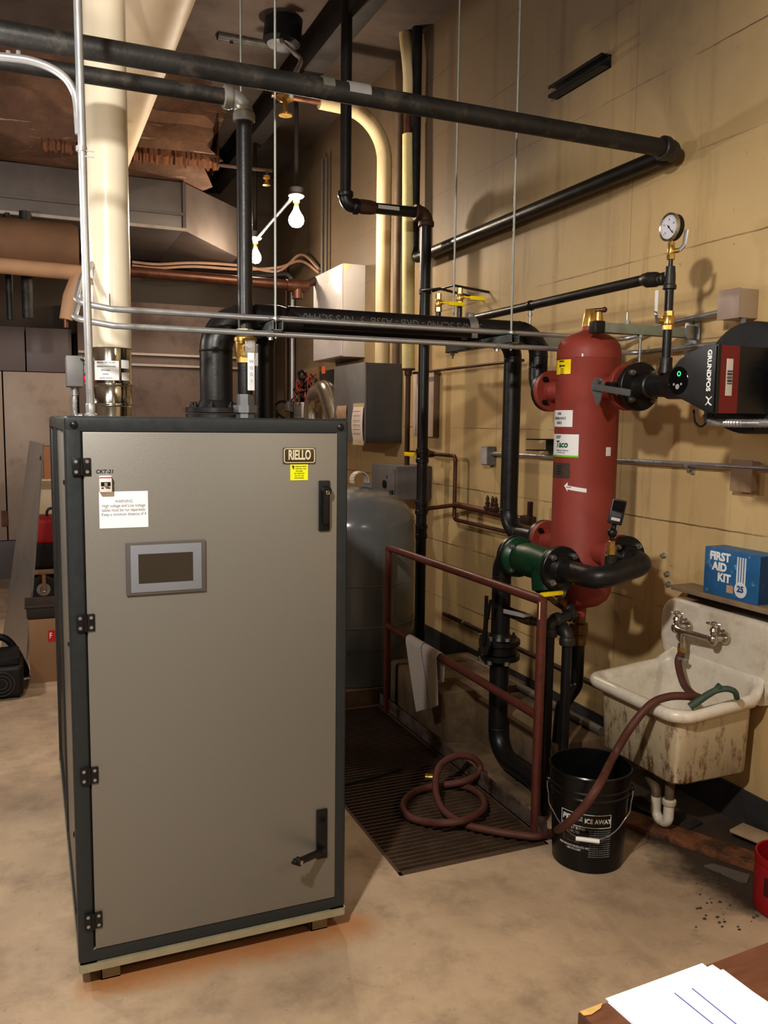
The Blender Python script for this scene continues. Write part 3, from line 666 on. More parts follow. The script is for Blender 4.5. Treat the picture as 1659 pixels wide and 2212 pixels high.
obj('support', MB().cyl((VX, 3.03, .05), (VX, 3.03, 0), .02).lathe((VX, 3.03, 0), Z, [(.05, 0), (.05, .01)], 16), m_rust, low)
bf = thing('butterfly_valve', 'black butterfly valve with upright slotted lever behind the railing', 'valve', (VX, RYv, .59))
f_ = obj('flange', flange(MB(), (VX, RYv, .612), Z, .095, .024, (PR, .03)), m_black, bf); bolts(f_, (VX, RYv, .636), Z, .074, 4, 0, .01, .012, m_fit)
f_ = obj('flange', flange(MB(), (VX, RYv, .564), -Z, .095, .024, (PR, .03)), m_black, bf); bolts(f_, (VX, RYv, .54), -Z, .074, 4, 0, .01, .012, m_fit)
obj('body', MB().lathe((VX, RYv, .565), Z, [(.07, 0), (.078, .004), (.078, .042), (.07, .046)], 28).box((VX-.11, RYv-.016, .575), (VX-.06, RYv+.016, .601), .004), m_blackp, bf)
bx = VX-.085
for ang in (-.35, .5, 1.4):
    p = V((VX-.09*math.cos(ang), RYv-.09*math.sin(ang), 0)); obj('bolt', MB().hexa(p+V((0, 0, .53)), p+V((0, 0, .548)), .0135).hexa(p+V((0, 0, .66)), p+V((0, 0, .645)), .0135), m_bolt, bf)
lp = P(1046, 1392, X=VX-.115)
plate = [lp+V((0, .052*math.cos(a), .052*math.sin(a))) for a in [math.radians(v) for v in range(-80, 171, 10)]]+[lp+V((0, -.03, -.03)), lp+V((0, -.012, -.05))]
obj('notch_plate', MB().prism(plate, X, .005), m_fit, bf)
l1 = P(1053, 1290, X=VX-.118)
dl = (l1-lp).normalized()
obj('lever', MB().obox((lp+l1)/2-V((0, 0, .02)), dl, X, dl.cross(X), ((l1-lp).length*.85, .01, .03), .003).obox(l1-dl*.05+V((0, .006, 0)), (dl+V((0, .05, 0))), X, dl.cross(X), (.11, .014, .014), .003).obox(l1-dl*.055+V((0, -.022, 0)), (dl+V((0, -.16, 0))), X, dl.cross(X), (.10, .012, .012), .003).cyl(lp, lp+V((.03, 0, 0)), .012), m_blackp, bf)

# ================================================================== PUMP LINE
pl = thing('pump_pipe', 'short black flanged pipe between the red tank upper nozzle and the pump', 'pipe', (SX, 2.55, ZU))
yv = SY-FYo                                    # 2.81
bw = thing('butterfly_valve', 'butterfly valve with grey side lever at the red tank upper nozzle', 'valve', (SX, yv-.02, ZU))
obj('body', MB().lathe((SX, yv-.001, ZU), -Y, [(.07, 0), (.074, .004), (.074, .036), (.07, .04)], 28).cyl((SX-.06, yv-.02, ZU), (SX-.13, yv-.02, ZU), .017), m_blackp, bw)
m_lever = mat('grey_lever', (122, 122, 122), .42, .35, .08, 20)
lp = P(1290, 836, X=SX-.135)
pp = [lp+V((0, .04*math.cos(a), .04*math.sin(a))) for a in [math.radians(v) for v in range(-60, 231, 12)]]+[lp+V((0, -.022, -.05)), lp+V((0, -.006, -.075)), lp+V((0, .012, -.055))]
obj('notch_plate', MB().prism(pp, X, .006), m_lever, bw)
l1 = P(1362, 848, X=SX-.145)
dl = (l1-lp).normalized()
obj('lever', MB().obox((lp+l1)/2+V((-.008, .006, 0)), dl, X, dl.cross(X), ((l1-lp).length+.03, .01, .026), .004), m_lever, bw)
obj('bolt', MB().hexa(lp+V((-.012, -.022, .024)), lp+V((0, -.022, .024)), .009), m_bolt, bw)
obj('flange', flange(MB(), (SX, yv-.042, ZU), -Y, .097, .024), m_black, pl)
bolts(pl, (SX, yv-.066, ZU), -Y, .076, 4, PI/4, .014, .0125)
obj('pipe', MB().tube([(SX, yv-.06, ZU), (SX, yv-.12, ZU), (SX, yv-.14, ZU), (SX, yv-.22, ZU), (SX, yv-.235, ZU), (SX, 2.30, ZU-.004)], [PR+.006, PR-.002, PR-.002, PR+.002, .054, .056], 26), mat('dark_bare_pipe', (46, 44, 44)), pl)
for yy in (yv-.13, yv-.225): obj('weld_bead', MB().lathe((SX, yy, ZU), Y, [(PR-.001, -.006), (PR+.004, 0), (PR-.001, .006)], 24), m_fit, pl)
GXY = (SX, 2.606)
obj('outlet_boss', MB().lathe((SX, GXY[1], ZU+.045), Z, [(.03, 0), (.024, .03), (.024, .06), (.016, .062)], 18), m_fit, pl)
# gauge riser
gr = thing('gauge_riser', 'upright black pipe with a cast tee above the pump pipe', 'pipe', (SX, GXY[1], ZU+.1))
z_t = 2.208; z_v = P(1443, 692, X=SX).z
obj('pipe', MB().cyl((SX, GXY[1], ZU+.1), (SX, GXY[1], z_v-.035), .0167).cyl((SX, GXY[1], z_v+.035), (SX, GXY[1], z_t-.03), .0167), m_black, gr) if False else None
obj('lower_pipe', MB().cyl((SX, GXY[1], ZU+.1), (SX, GXY[1], z_v-.03), .0167), m_black, gr)
obj('upper_pipe', MB().cyl((SX, GXY[1], z_v+.03), (SX, GXY[1], z_t-.02), .0167), m_black, gr)
tb = MB().lathe((SX, GXY[1], z_t-.045), Z, [(.022, 0), (.0255, .002), (.0255, .016), (.021, .02), (.021, .05), (.0185, .075), (.018, .085), (.016, .086)], 20).lathe((SX, GXY[1], z_t), Y, [(.020, 0), (.020, .024), (.0245, .028), (.0245, .042), (.02, .044)], 20)
obj('tee', tb, m_fit, gr)
obj('gauge_nipple', MB().cyl((SX, GXY[1], z_t+.03), (SX, GXY[1], z_t+.075), .0085), m_black, gr)
v2 = thing('ball_valve', 'brass ball valve with upright white lever below the pressure gauge tee', 'valve', (SX, GXY[1], z_v))
obj('body', MB().tube([(SX, GXY[1], z_v-.036), (SX, GXY[1], z_v-.018)], .021, 8).lathe((SX, GXY[1], z_v-.02), Z, [(.019, 0), (.024, .006), (.024, .03), (.021, .036)], 20).tube([(SX, GXY[1], z_v+.012), (SX, GXY[1], z_v+.034)], .021, 8).cyl((SX-.02, GXY[1]+.004, z_v-.004), (SX-.045, GXY[1]+.006, z_v-.004), .011), m_brass, v2)
h0, h1 = P(1417, 678, X=SX-.06), P(1419, 630, X=SX-.06)
lv = obj('lever', MB().obox((V((SX-.047, GXY[1]+.006, z_v-.004))+h0)/2, (h0-V((SX-.047, GXY[1]+.006, z_v-.004))), X, (h0-V((SX-.047, GXY[1]+.006, z_v-.004))).cross(X), (.05, .004, .014)), m_galv, v2)
obj('grip', MB().obox((h0+h1)/2, h1-h0, X, (h1-h0).cross(X), ((h1-h0).length+.01, .008, .0135), .003), mat('white_vinyl', (236, 238, 240)), lv)
gc = P(1450, 490, X=SX-.012)
v3 = thing('gauge_cock', 'small brass cock with steel lever directly under the pressure gauge', 'valve', (SX, GXY[1], z_t+.07))
zz = z_t+.066
obj('body', MB().tube([(SX, GXY[1], zz), (SX, GXY[1], zz+.018)], .0155, 6).lathe((SX, GXY[1], zz+.016), Z, [(.012, 0), (.014, .006), (.014, .03), (.011, .036)], 16).tube([(SX, GXY[1], zz+.048), (SX, GXY[1], zz+.064)], .0125, 6).cyl((SX, GXY[1], zz+.03), (SX+.012, GXY[1]-.03, zz+.03), .009), m_brass, v3)
obj('lever', MB().tube(fillet([(SX+.012, GXY[1]-.032, zz+.03), (SX+.016, GXY[1]-.05, zz+.045), (SX+.02, GXY[1]-.055, zz+.1)], .01, 4), .005, 8, sq=1.8), m_galv, v3)
ga = thing('pressure_gauge', 'round chrome rimmed pressure gauge with white dial near the tan wall', 'gauge', (SX, GXY[1], zz+.06))
gc = V((SX-.01, GXY[1]-.002, gc.z))
obj('stem', MB().cyl((SX, GXY[1], zz+.06), (SX, GXY[1], gc.z-.04), .007), m_brass, ga)
cse = obj('case', MB().lathe(gc+V((.016, 0, 0)), -X, [(0, -.012), (.046, -.010), (.049, -.006), (.049, .022), (.045, .0225)], 40), m_blackp, ga)
obj('bezel', MB().lathe(gc+V((.016, 0, 0)), -X, [(.0495, .014), (.052, .016), (.052, .026), (.047, .029), (.0435, .026)], 40, closed=True), m_chrome, ga)
dl_ = obj('dial', MB().lathe(gc+V((.016, 0, 0)), -X, [(0, .0228), (.0445, .0228), (.0445, .0232), (0, .0232)], 40), mat('dial_white', (226, 226, 236), .35), ga)
tk = MB()
for k in range(21):
    a = math.radians(-135+k*13.5+90); r0_, r1_ = (.033 if k % 5 == 0 else .036), .041
    d = V((0, math.cos(a), math.sin(a))); tk.obox(gc+V((-.0075, 0, 0))+d*(r0_+r1_)/2, d, X, d.cross(X), (r1_-r0_, .0004, .0012))
obj('scale', tk, m_ink, dl_)
for k, s_ in enumerate(('0', '15', '30', '45', '60')):
    a = math.radians(225-k*67.5); text(s_, .009, m_ink, gc+V((-.0074, -.027*math.cos(a), .027*math.sin(a))), -Y, Z, dl_)
d = V((0, -.55, -.62)).normalized(); obj('needle', MB().obox(gc+V((-.009, 0, 0))+d*.012, d, X, d.cross(X), (.046, .001, .0028)).lathe(gc+V((-.007, 0, 0)), -X, [(.004, 0), (.004, .003), (0, .003)], 12), m_ink, dl_)
# make-up water pipe
mk = thing('makeup_pipe', 'straight black pipe running along the tan wall from the gauge tee', 'pipe', (SX+.02, 3.4, 2.24))
p0, p1 = V((SX, 2.650, z_t)), V((SX+.035, 5.0, 2.225))
obj('nipple', MB().cyl(p0, p0+V((0, .02, .003)), .0167), m_galv, mk)
obj('elbow', MB().tube([p0+V((0, .012, .001)), p0+V((0, .03, .003)), p0+V((0, .035, .004)), p0+V((.004, .085, .010)), p0+V((.005, .09, .012)), p0+V((.006, .112, .015))], [.024, .0255, .029, .030, .027, .024], 20), m_fit, mk)
pa = p0+V((.006, .10, .014)); obj('pipe', MB().tube(fillet([pa, p1, V((2.47, 5.24, 2.22))], .06), .0211, 18), m_black, mk)
pc = pa+(p1-pa)*.5
t_ = (3.60-pa.y)/(p1.y-pa.y); pc = pa+(p1-pa)*t_
# wall struts
m_cap = m_blackp
w1 = thing('wall_bracket', 'grey green cantilever strut with black end cap above the red tank', 'bracket', (XW, 2.95, 2.03))
yb_ = 2.945; zb1_ = 2.03
def strut_x(x0, x1, y, z): return MB().box((x0, y-.0205, z), (x1, y+.0205, z+.041), .003)
obj('arm', strut_x(2.205, XW-.006, yb_, zb1_), m_green_arm, w1)
obj('end_cap', MB().box((2.165, yb_-.026, zb1_-.004), (2.21, yb_+.026, zb1_+.046), .004), m_cap, w1)
obj('base_plate', MB().box((XW-.008, yb_-.045, zb1_-.07), (XW, yb_+.045, zb1_+.07), .002).box((XW-.06, yb_-.025, zb1_-.004), (XW-.006, yb_-.02, zb1_+.05)), m_galv, w1)
for s_ in (-1, 1): obj('bolt', MB().hexa((XW-.018, yb_, zb1_+.02+s_*.052), (XW-.008, yb_, zb1_+.02+s_*.052), .013), m_bolt, w1)
obj('spring_nut', MB().hexa((2.34, yb_, zb1_+.041), (2.34, yb_, zb1_+.056), .013).cyl((2.34, yb_, zb1_+.05), (2.34, yb_, zb1_+.09), .005), m_galv, w1)
obj('hanger_rod', MB().cyl((2.405, yb_-.01, zb1_-.001), (2.405, yb_-.01, ZU+.03), .006).hexa((2.405, yb_-.01, zb1_-.012), (2.405, yb_-.01, zb1_), .011), m_rod, w1)
w2 = thing('wall_bracket', 'grey cantilever strut behind the black pipes holding the makeup pipe rod', 'bracket', (XW, 3.60, 2.03))
obj('arm', strut_x(2.12, XW-.006, 3.603, 2.03), m_green_arm, w2)
obj('base_plate', MB().box((XW-.008, 3.56, 1.97), (XW, 3.645, 2.12), .002), m_galv, w2)
obj('hanger_rod', MB().cyl((pc.x, 3.603, 2.06), (pc.x, 3.603, pc.z-.02), .006).hexa((pc.x, 3.603, 2.071), (pc.x, 3.603, 2.083), .011).hexa((pc.x, 3.603, pc.z-.05), (pc.x, 3.603, pc.z-.035), .011), m_galv, w2)
obj('pipe_ring', MB().lathe(pc, p1-pa, [(.0213, -.009), (.025, -.009), (.025, .009), (.0213, .009)], 20, closed=True), m_black, w2)
# pump
pu = thing('circulator_pump', 'black and red circulator pump with round display beside the tan wall', 'pump', (2.36, 2.12, ZU))
pcx = P(1606, 822, X=2.36)
obj('volute_shell', MB().lathe((2.215, pcx.y-.13, pcx.z), X, [(.0, 0), (.165, 0), (.183, .012), (.188, .03), (.188, .26), (.176, .29), (0, .29)], 48), mat('black_foam', (34, 34, 36), .75, 0, .15, 40, .2, 200), pu)
HF = 1.99
yr, zt2, zb2_ = 2.062, P(1555, 743, X=2.0).z, P(1555, 893, X=2.0).z
zc_ = P(1465, 822, X=HF).z
face = [(yr, zt2), (yr, zb2_)]
pr_ = ((1555, 893), (1520, 889), (1490, 872), (1470, 862), (1452, 850), (1446, 835), (1446, 815), (1452, 795), (1466, 777), (1490, 760), (1520, 748), (1555, 743))
poly = [V((HF, P(x, y, X=HF).y, P(x, y, X=HF).z)) for x, y in pr_]
poly[0].y = poly[-1].y = yr
cy_ = sum(p.y for p in poly)/len(poly); czz = sum(p.z for p in poly)/len(poly)
def shrink(k, x): return [V((x, cy_+(p.y-cy_)*k, czz+(p.z-czz)*k)) for p in poly]
obj('front_cover', MB().prism(shrink(.96, HF), X, .005).prism(shrink(1.0, HF+.004), X, .012), mat('gloss_black_cover', (22, 22, 25), .3, 0, .05, 10), pu)
xr0 = HF+.016; xr1 = P(1597, 800, Y=yr).x
obj('red_band', MB().prism(shrink(.99, xr0), X, xr1-xr0), mat('pump_red', (112, 26, 32), .4, 0, .04), pu)
obj('rear_housing', MB().prism(shrink(.985, xr1), X, .15).box((2.10, yr+.01, czz-.09), (2.225, yr+.19, czz+.085), .01), m_blackp, pu)
pyr = P(1576, 815, Y=yr-.001)
npl = obj('name_plate', MB().box((pyr.x-.013, yr-.001, pyr.z-.058), (pyr.x+.013, yr+.004, pyr.z+.058), .001), m_lgrey, pu)
for i in range(7): text('IP 60 Hz W V', .0065, m_ink, V((pyr.x-.009+.003*i, yr-.0012, pyr.z)), -Z, X, npl, squeeze=1.2)
dc = P(1465, 822, X=HF)
dsp2 = obj('round_display', MB().lathe(dc+V((.002, 0, 0)), -X, [(.046, 0), (.046, .003), (.0445, .0035), (.044, .0025), (0, .0025)], 40), mat('display_gloss', (14, 14, 16), .12), pu)
gl = MB().lathe(dc+V((0, -.003, .022)), -X, [(.0055, 0), (.0085, 0), (.0085, .001), (.0055, .001)], 24, closed=True)
obj('status_light', gl, mat('green_led', (40, 220, 110), .4, 0, 0, 5, emit=2.2), dsp2)
obj('keypad', MB().lathe(dc+V((0, .002, -.02)), -X, [(.009, 0), (.009, .0012), (0, .0014)], 20), mat('key_grey', (150, 150, 150), .35), dsp2)
for s_ in (-1, 1): obj('key', MB().lathe(dc+V((0, .002+s_*.017, -.012)), -X, [(.0045, 0), (.0045, .0012), (0, .0013)], 12), mat('key_grey', (150, 150, 150)), dsp2)
tcn = P(1531, 803, X=HF-.001)
text('GRUNDFOS', .024, m_white, V((HF-.0003, tcn.y, tcn.z+.004)), -Z, -Y, pu, squeeze=1.02, bold=.0009)
lc = P(1531, 866, X=HF-.001)
lg = MB().tube(spline([lc+V((0, .012, .013)), lc+V((0, .002, .005)), lc+V((0, .001, -.005)), lc+V((0, -.012, -.014))], 5), .0022, 6).tube(spline([lc+V((0, -.012, .013)), lc+V((0, -.001, .004)), lc+V((0, .004, -.004)), lc+V((0, .013, -.013))], 5), .0018, 6)
obj('emblem', lg, m_white, pu)
g0 = P(1535, 905, X=2.06)
fx = [V((2.06, g0.y+.01, g0.z-.004)), V((2.07, g0.y-.04, g0.z-.012)), V((2.1, g0.y-.2, g0.z-.012)), V((2.2, g0.y-.55, g0.z+.0))]
fx = spline(fx, 26); obj('flex_conduit', MB().tube(fx, [.012+.0022*(i % 2) for i in range(len(fx))], 10), m_galv, pu)
obj('cable_gland', MB().cyl((2.06, g0.y+.01, g0.z+.025), (2.06, g0.y+.01, g0.z-.012), .014).hexa((2.06, g0.y+.01, g0.z+.002), (2.06, g0.y+.01, g0.z+.014), .018), m_fit, pu)
obj('sensor_cable', MB().tube(spline([(2.08, g0.y+.10, g0.z+.03), (2.07, g0.y+.08, g0.z-.01), (2.06, g0.y+.04, g0.z-.025), (2.06, g0.y+.01, g0.z-.006)], 6), .0035, 8), m_blackp, pu)
obj('outlet_flange', flange(MB(), (SX, pcx.y-.30, ZU), -Y, .08, .03), m_fit, pu)

# ================================================================== CONDUITS AND BOXES
za, zb3 = 2.053, 1.987
cA = thing('conduit', 'upper galvanised conduit lying on the strut hangers and turning along the wall', 'conduit', (1.2, 3.32, za))
pts = [P(255, 470, Y=4.05), P(240, 520, Y=4.02), P(176, 600, Y=3.62), P(163, 652, Y=3.34), V((.30, 3.32, za)), V((2.655, 3.32, za)), V((2.655, 3.12, 2.10)), V((2.655, 2.72, 2.12))]
obj('tube', MB().tube(fillet(pts, [.05, .05, .05, .06, .09, .09, .1]), .0117, 12), m_emt, cA)
cB = thing('conduit', 'lower galvanised conduit strapped under the strut hangers near the boiler', 'conduit', (1.2, 3.265, zb3))
pts = [P(262, 470, Y=4.1), P(236, 540, Y=4.05), P(170, 650, Y=3.60), P(160, 688, Y=3.30), V((.30, 3.265, zb3)), V((2.655, 3.265, zb3)), V((2.655, 2.35, 1.99))]
obj('tube', MB().tube(fillet(pts, [.05, .05, .05, .06, .09, .1]), .0117, 12), m_emt, cB)
for sx in (.885, 1.9): obj('strap', MB().lathe((sx, 3.265, zb3), X, [(.0135, -.012), (.0155, -.012), (.0155, .012), (.0135, .012)], 14, closed=True).hexa((sx, 3.265, zb3-.024), (sx, 3.265, zb3-.013), .009), m_galv, cB)
j1 = thing('junction_box', 'grey tan junction box on the wall above the pump with conduits entering', 'box', (2.65, 2.646, 2.08))
obj('box', MB().box((2.60, 2.592, 2.078), (2.70, 2.702, 2.192), .004), mat('box_tan', (170, 152, 132), .5, .1, .05), j1)
obj('cover', MB().box((2.596, 2.59, 2.076), (2.601, 2.704, 2.194), .002), mat('box_pink_grey', (178, 158, 146), .45, .1, .04), j1)
obj('connector', MB().cyl((2.655, 2.70, 2.12), (2.655, 2.735, 2.12), .016), m_galv, j1)
fx = spline([(2.64, 2.61, 2.08), (2.638, 2.60, 2.03), (2.60, 2.50, 1.985), (2.5, 2.25, 1.965)], 16)
obj('flex_conduit', MB().tube(fx, [.012+.002*(i % 2) for i in range(len(fx))], 10), m_galv, j1)
j2 = thing('conduit_box', 'small grey conduit outlet box on the wall beside the black drop pipe', 'box', (2.66, 4.65, 1.39))
obj('box', MB().box((2.635, 4.612, 1.388), (2.70, 4.692, 1.506), .008, 3), m_midgrey, j2)
obj('cover', MB().box((2.630, 4.616, 1.394), (2.637, 4.688, 1.50), .003), m_lgrey, j2)
cw = thing('wall_conduit', 'long thin wall conduit passing behind the red tank', 'conduit', (2.68, 3.2, 1.46))
obj('tube', MB().cyl((2.665, 4.614, 1.462), (2.665, 2.05, 1.492), .0117, seg=12), m_emt, cw)
for y in (3.72, 2.9): obj('strap', MB().lathe((2.665, y, 1.472), Y, [(.0125, -.01), (.015, -.01), (.015, .01), (.0125, .01)], 12, closed=True).box((2.685, y-.01, 1.44), (XW, y+.01, 1.49)), m_emt, cw)
j3 = P(1614, 1030, X=2.69)
o = thing('outlet_plate', 'tan blank outlet plate on the wall below the pump', 'box', j3)
obj('box', MB().box((2.66, j3.y-.05, j3.z-.055), (XW, j3.y+.05, j3.z+.065), .003), mat('box_tan', (170, 152, 132)), o)
obj('plate', MB().box((2.655, j3.y-.056, j3.z-.06), (2.661, j3.y+.056, j3.z+.07), .002), mat('plate_tan', (162, 138, 112), .5), o)
cb = P(1180, 962, X=2.66)
single('wall_clip', MB().box((2.56, cb.y-.05, cb.z+.03), (XW, cb.y+.05, cb.z+.036)).box((2.56, cb.y-.05, cb.z-.03), (XW, cb.y+.05, cb.z-.024)).box((2.69, cb.y-.05, cb.z-.03), (XW, cb.y+.05, cb.z+.036)), m_blackp, 'black channel clip on the wall behind the red tank', 'bracket', cb)
cch = thing('strut_channel', 'short black strut channel fixed high on the tan wall', 'bracket', (2.68, 3.84, 3.40))
b = MB(); b.box((2.692, 3.6, 3.398), (XW, 4.06, 3.458)).box((2.64, 3.6, 3.398), (XW, 4.06, 3.404)).box((2.64, 3.6, 3.452), (XW, 4.06, 3.458)).box((2.64, 3.6, 3.398), (2.646, 4.06, 3.414)).box((2.64, 3.6, 3.442), (2.646, 4.06, 3.458))
obj('channel', b, m_blackp, cch)
for y in (3.68, 3.98): obj('bolt', MB().hexa((2.692, y, 3.428), (2.68, y, 3.428), .012), m_fit, cch)
for px, py in ((1435, 1200), (1443, 1240), (1446, 1262)):
    c = P(px, py, X=XW); single('wall_anchor', MB().lathe(c, -X, [(.014, 0), (.014, .004), (.008, .005), (.008, .02), (0, .021)], 10), m_galv, {1200: 'steel anchor bolt in the wall, highest above the sink back', 1240: 'steel anchor bolt in the wall, second down above the sink back', 1262: 'steel anchor bolt in the wall just over the shelf end'}[py], 'bolt', c)

# ---- upper black pipe loop on the right wall
wp = thing('overhead_pipe', 'long black pipe crossing overhead and turning back along the tan wall', 'pipe', (2.62, 3.018, 2.833))
obj('cross_pipe', MB().cyl((-2.6, 3.018, 2.845), (2.57, 3.018, 2.834), .0365, seg=24), m_blackold, wp)
obj('wall_pipe', MB().tube(fillet([(2.62, 3.07, 2.832), (2.62, 5.72, 2.825), (2.62, 5.72, ZC)], .09), .0365, 24), m_black, wp)
obj('elbow', elbow((2.62, 3.018, 2.833), -X, Y, .042, .05, .008), m_blackold, wp)
xq = P(772, 206, Y=3.018).x
obj('coupling', MB().cyl((xq-.042, 3.018, 2.841), (xq+.042, 3.018, 2.841), .0372, seg=24), mat('grey_primer', (132, 132, 130), .55), wp)
xq = P(705, 190, Y=3.018).x
obj('thread_band', MB().cyl((xq-.022, 3.018, 2.8415), (xq+.022, 3.018, 2.8415), .0369, seg=24), mat('scuffed_band', (92, 92, 84), .7, 0, .3, 60), wp)

# ================================================================== SINK CORNER

def enamel():
    m, t, b, co = base_mat('stained_enamel')
    n1 = t.noise(co, 7, 8, .7); n2 = t.noise(co, 22, 8, .75, (1, 1, .4)); n3 = t.noise(co, 3.5, 6, .6)
    c = t.ramp(n3, [(.3, lin((226, 216, 196))), (.7, lin((240, 234, 222)))])
    c = t.mix(t.ramp(n1, [(.5, BK), (.78, (.75,)*3)]), c, lin((176, 146, 104)))
    sep = t.new('ShaderNodeSeparateXYZ'); t.ln(co, sep.inputs[0])
    nz_ = t.new('ShaderNodeTexCoord').outputs['Normal']; vm = t.new('ShaderNodeVectorMath', operation='MULTIPLY'); t.ln(co, vm.inputs[0]); t.ln(nz_, vm.inputs[1])
    sp2 = t.new('ShaderNodeSeparateXYZ'); t.ln(vm.outputs[0], sp2.inputs[0])
    out_ = t.math('MULTIPLY', t.math('GREATER_THAN', t.math('ADD', sp2.outputs[0], sp2.outputs[1]), .02), t.math('LESS_THAN', sep.outputs[2], .535))
    c = t.mix(t.math('MULTIPLY', out_, .75), c, lin((206, 188, 152)))
    low = t.ramp(sep.outputs[2], [(.25, (1,)*3), (.52, (.6,)*3), (.57, (.06,)*3)])
    rs = t.math('MULTIPLY', t.math('MULTIPLY', t.ramp(n2, [(.51, BK), (.63, WT)]), low), t.math('MAXIMUM', out_, .12))
    c = t.mix(rs, c, lin((104, 66, 42)))
    wv = t.noise(co, 9, 5, .6, (1, 1, .25))
    bl = t.math('MULTIPLY', t.ramp(wv, [(.5, BK), (.7, (.7,)*3)]), t.ramp(sep.outputs[2], [(.28, (1,)*3), (.42, BK)]))
    c = t.mix(bl, c, lin((120, 114, 122)))
    t.ln(c, b.inputs['Base Color']); t.ln(t.ramp(n1, [(.4, (.22,)*3), (.75, (.55,)*3)]), b.inputs['Roughness']); return m
m_enamel = enamel()
KX0, KX1, KY0, KY1, KZ = 2.20, 2.665, 2.385, 2.955, .575
def rrect(x0, x1, y0, y1, r, n=6, z=0):
    out = []
    for cx, cy, a in ((x1-r, y1-r, 0), (x0+r, y1-r, 90), (x0+r, y0+r, 180), (x1-r, y0+r, 270)):
        for k in range(n+1):
            q_ = math.radians(a+90*k/n); out.append(V((cx+r*math.cos(q_), cy+r*math.sin(q_), z)))
    return out
sk = thing('utility_sink', 'stained white enamel utility sink with high back hung on the wall', 'sink', (2.45, 2.67, 0))
bb = MB()
prof = [  # inset, z, corner radius : outside bottom -> rim -> inside bottom
    (.13, .262, .05), (.065, .262, .05), (.052, .275, .05), (.040, KZ-.06, .055), (.036, KZ-.04, .06), (.010, KZ-.046, .08), (-.004, KZ-.038, .085), (-.010, KZ-.022, .088), (-.008, KZ-.006, .086), (.002, KZ+.005, .08), (.018, KZ+.006, .074), (.034, KZ-.002, .066), (.043, KZ-.018, .06), (.047, KZ-.05, .055), (.072, .315, .06), (.09, .292, .06), (.13, .285, .05)]
rings = []
for ins, z, r in prof:
    ring = rrect(KX0+ins, KX1-ins*.6, KY0+ins, KY1-ins, r, 6, z)
    rings.append([bb.b.verts.new(p+V((0, 0, .10*max(0, (p.x-2.50)/.165)**2 if z > .5 else 0))) for p in ring])
for a_, b_ in zip(rings, rings[1:]):
    for k in range(len(a_)): bb.b.faces.new((a_[k], a_[(k+1) % len(a_)], b_[(k+1) % len(b_)], b_[k]))
bb.b.faces.new(rings[0][::-1]); bb.b.faces.new(rings[-1])
obj('basin', bb, m_enamel, sk, smooth=50)
bb = MB(); out = []
r = .1; zt3 = .885
prof2 = [(KY1-.02, KZ-.03), (KY1+.055, KZ-.03)] 
edge = [V((0, KY1-.03, KZ-.03)), V((0, KY1-.012, KZ+.01)), V((0, KY1+.015, KZ+.03)), V((0, KY1+.045, KZ+.07)), V((0, KY1+.055, KZ+.12)), V((0, KY1+.055, zt3-r))]
for k in range(1, 7):
    a = math.radians(90*k/6); edge.append(V((0, KY1+.055-r+r*math.cos(a), zt3-r+r*math.sin(a))))
left = edge; right = [V((0, KY0+KY1-p.y, p.z)) for p in reversed(edge)]
outl = left+right
def bring(x, ins):
    c = V((0, (KY0+KY1)/2, .72)); return [bb.b.verts.new(V((x, p.y-(ins if p.y > c.y else -ins), min(p.z, zt3-ins) if p.z > .7 else p.z))) for p in outl]
rs = [bring(XW-.003, 0), bring(2.668, 0), bring(2.652, .006), bring(2.645, .02), bring(2.648, .034)]
for a_, b_ in zip(rs, rs[1:]):
    for k in range(len(a_)): bb.b.faces.new((a_[k], a_[(k+1) % len(a_)], b_[(k+1) % len(b_)], b_[k]))
bb.b.faces.new(rs[0][::-1]); bb.b.faces.new(rs[-1])
obj('splash_back', bb, m_enamel, sk, smooth=50)
obj('drain', MB().lathe((2.43, 2.67, .284), Z, [(.03, 0), (.03, .003), (.02, .002), (0, .001)], 20), m_fit, sk)
fq = P(1468, 1352, X=2.60); fr_ = P(1557, 1376, X=2.60)
fz = (fq.z+fr_.z)/2
fau = thing('faucet', 'tarnished chrome two handle wall faucet on the sink back', 'faucet', (2.6, (fq.y+fr_.y)/2, fz))
ya, yb2 = 2.825, 2.61; zf = .775
fb = MB()
for y in (ya, yb2):
    fb.lathe((2.642, y, zf), -X, [(.027, 0), (.027, .004), (.019, .018), (.012, .02), (.012, .05)], 20).ball((2.575, y, zf), .021, (1, 1, 1.2)).lathe((2.575, y, zf+.012), Z, [(.013, 0), (.011, .02), (.016, .024), (.012, .036), (.006, .04), (.006, .052)], 16)
fb.tube([(2.575, ya, zf), (2.565, ya-.045, zf-.004), (2.565, ya-.09, zf-.002), (2.575, yb2, zf)], [.014, .018, .014, .011], 14)
ys = ya-.05
fb.lathe((2.565, ys, zf-.072), Z, [(.016, 0), (.016, .018), (.013, .022), (.017, .05), (.018, .08)], 16)
obj('body', fb, m_chrome, fau)
for y in (ya, yb2):
    hz_ = zf+.066
    hb = MB().lathe((2.575, y, hz_-.004), Z, [(.009, 0), (.009, .012), (0, .014)], 12)
    for k in range(4):
        a = k*PI/2+.5; d = V((math.cos(a), math.sin(a), 0)); hb.tube([V((2.575, y, hz_))+d*.004, V((2.575, y, hz_))+d*.024, V((2.575, y, hz_))+d*.03], [.0045, .006, .004], 8)
    obj('handle', hb, m_chrome, fau)
obj('hose_adapter', MB().hexa((2.565, ys, zf-.072), (2.565, ys, zf-.09), .018).cyl((2.565, ys, zf-.09), (2.565, ys, zf-.1), .012), m_brass, fau)
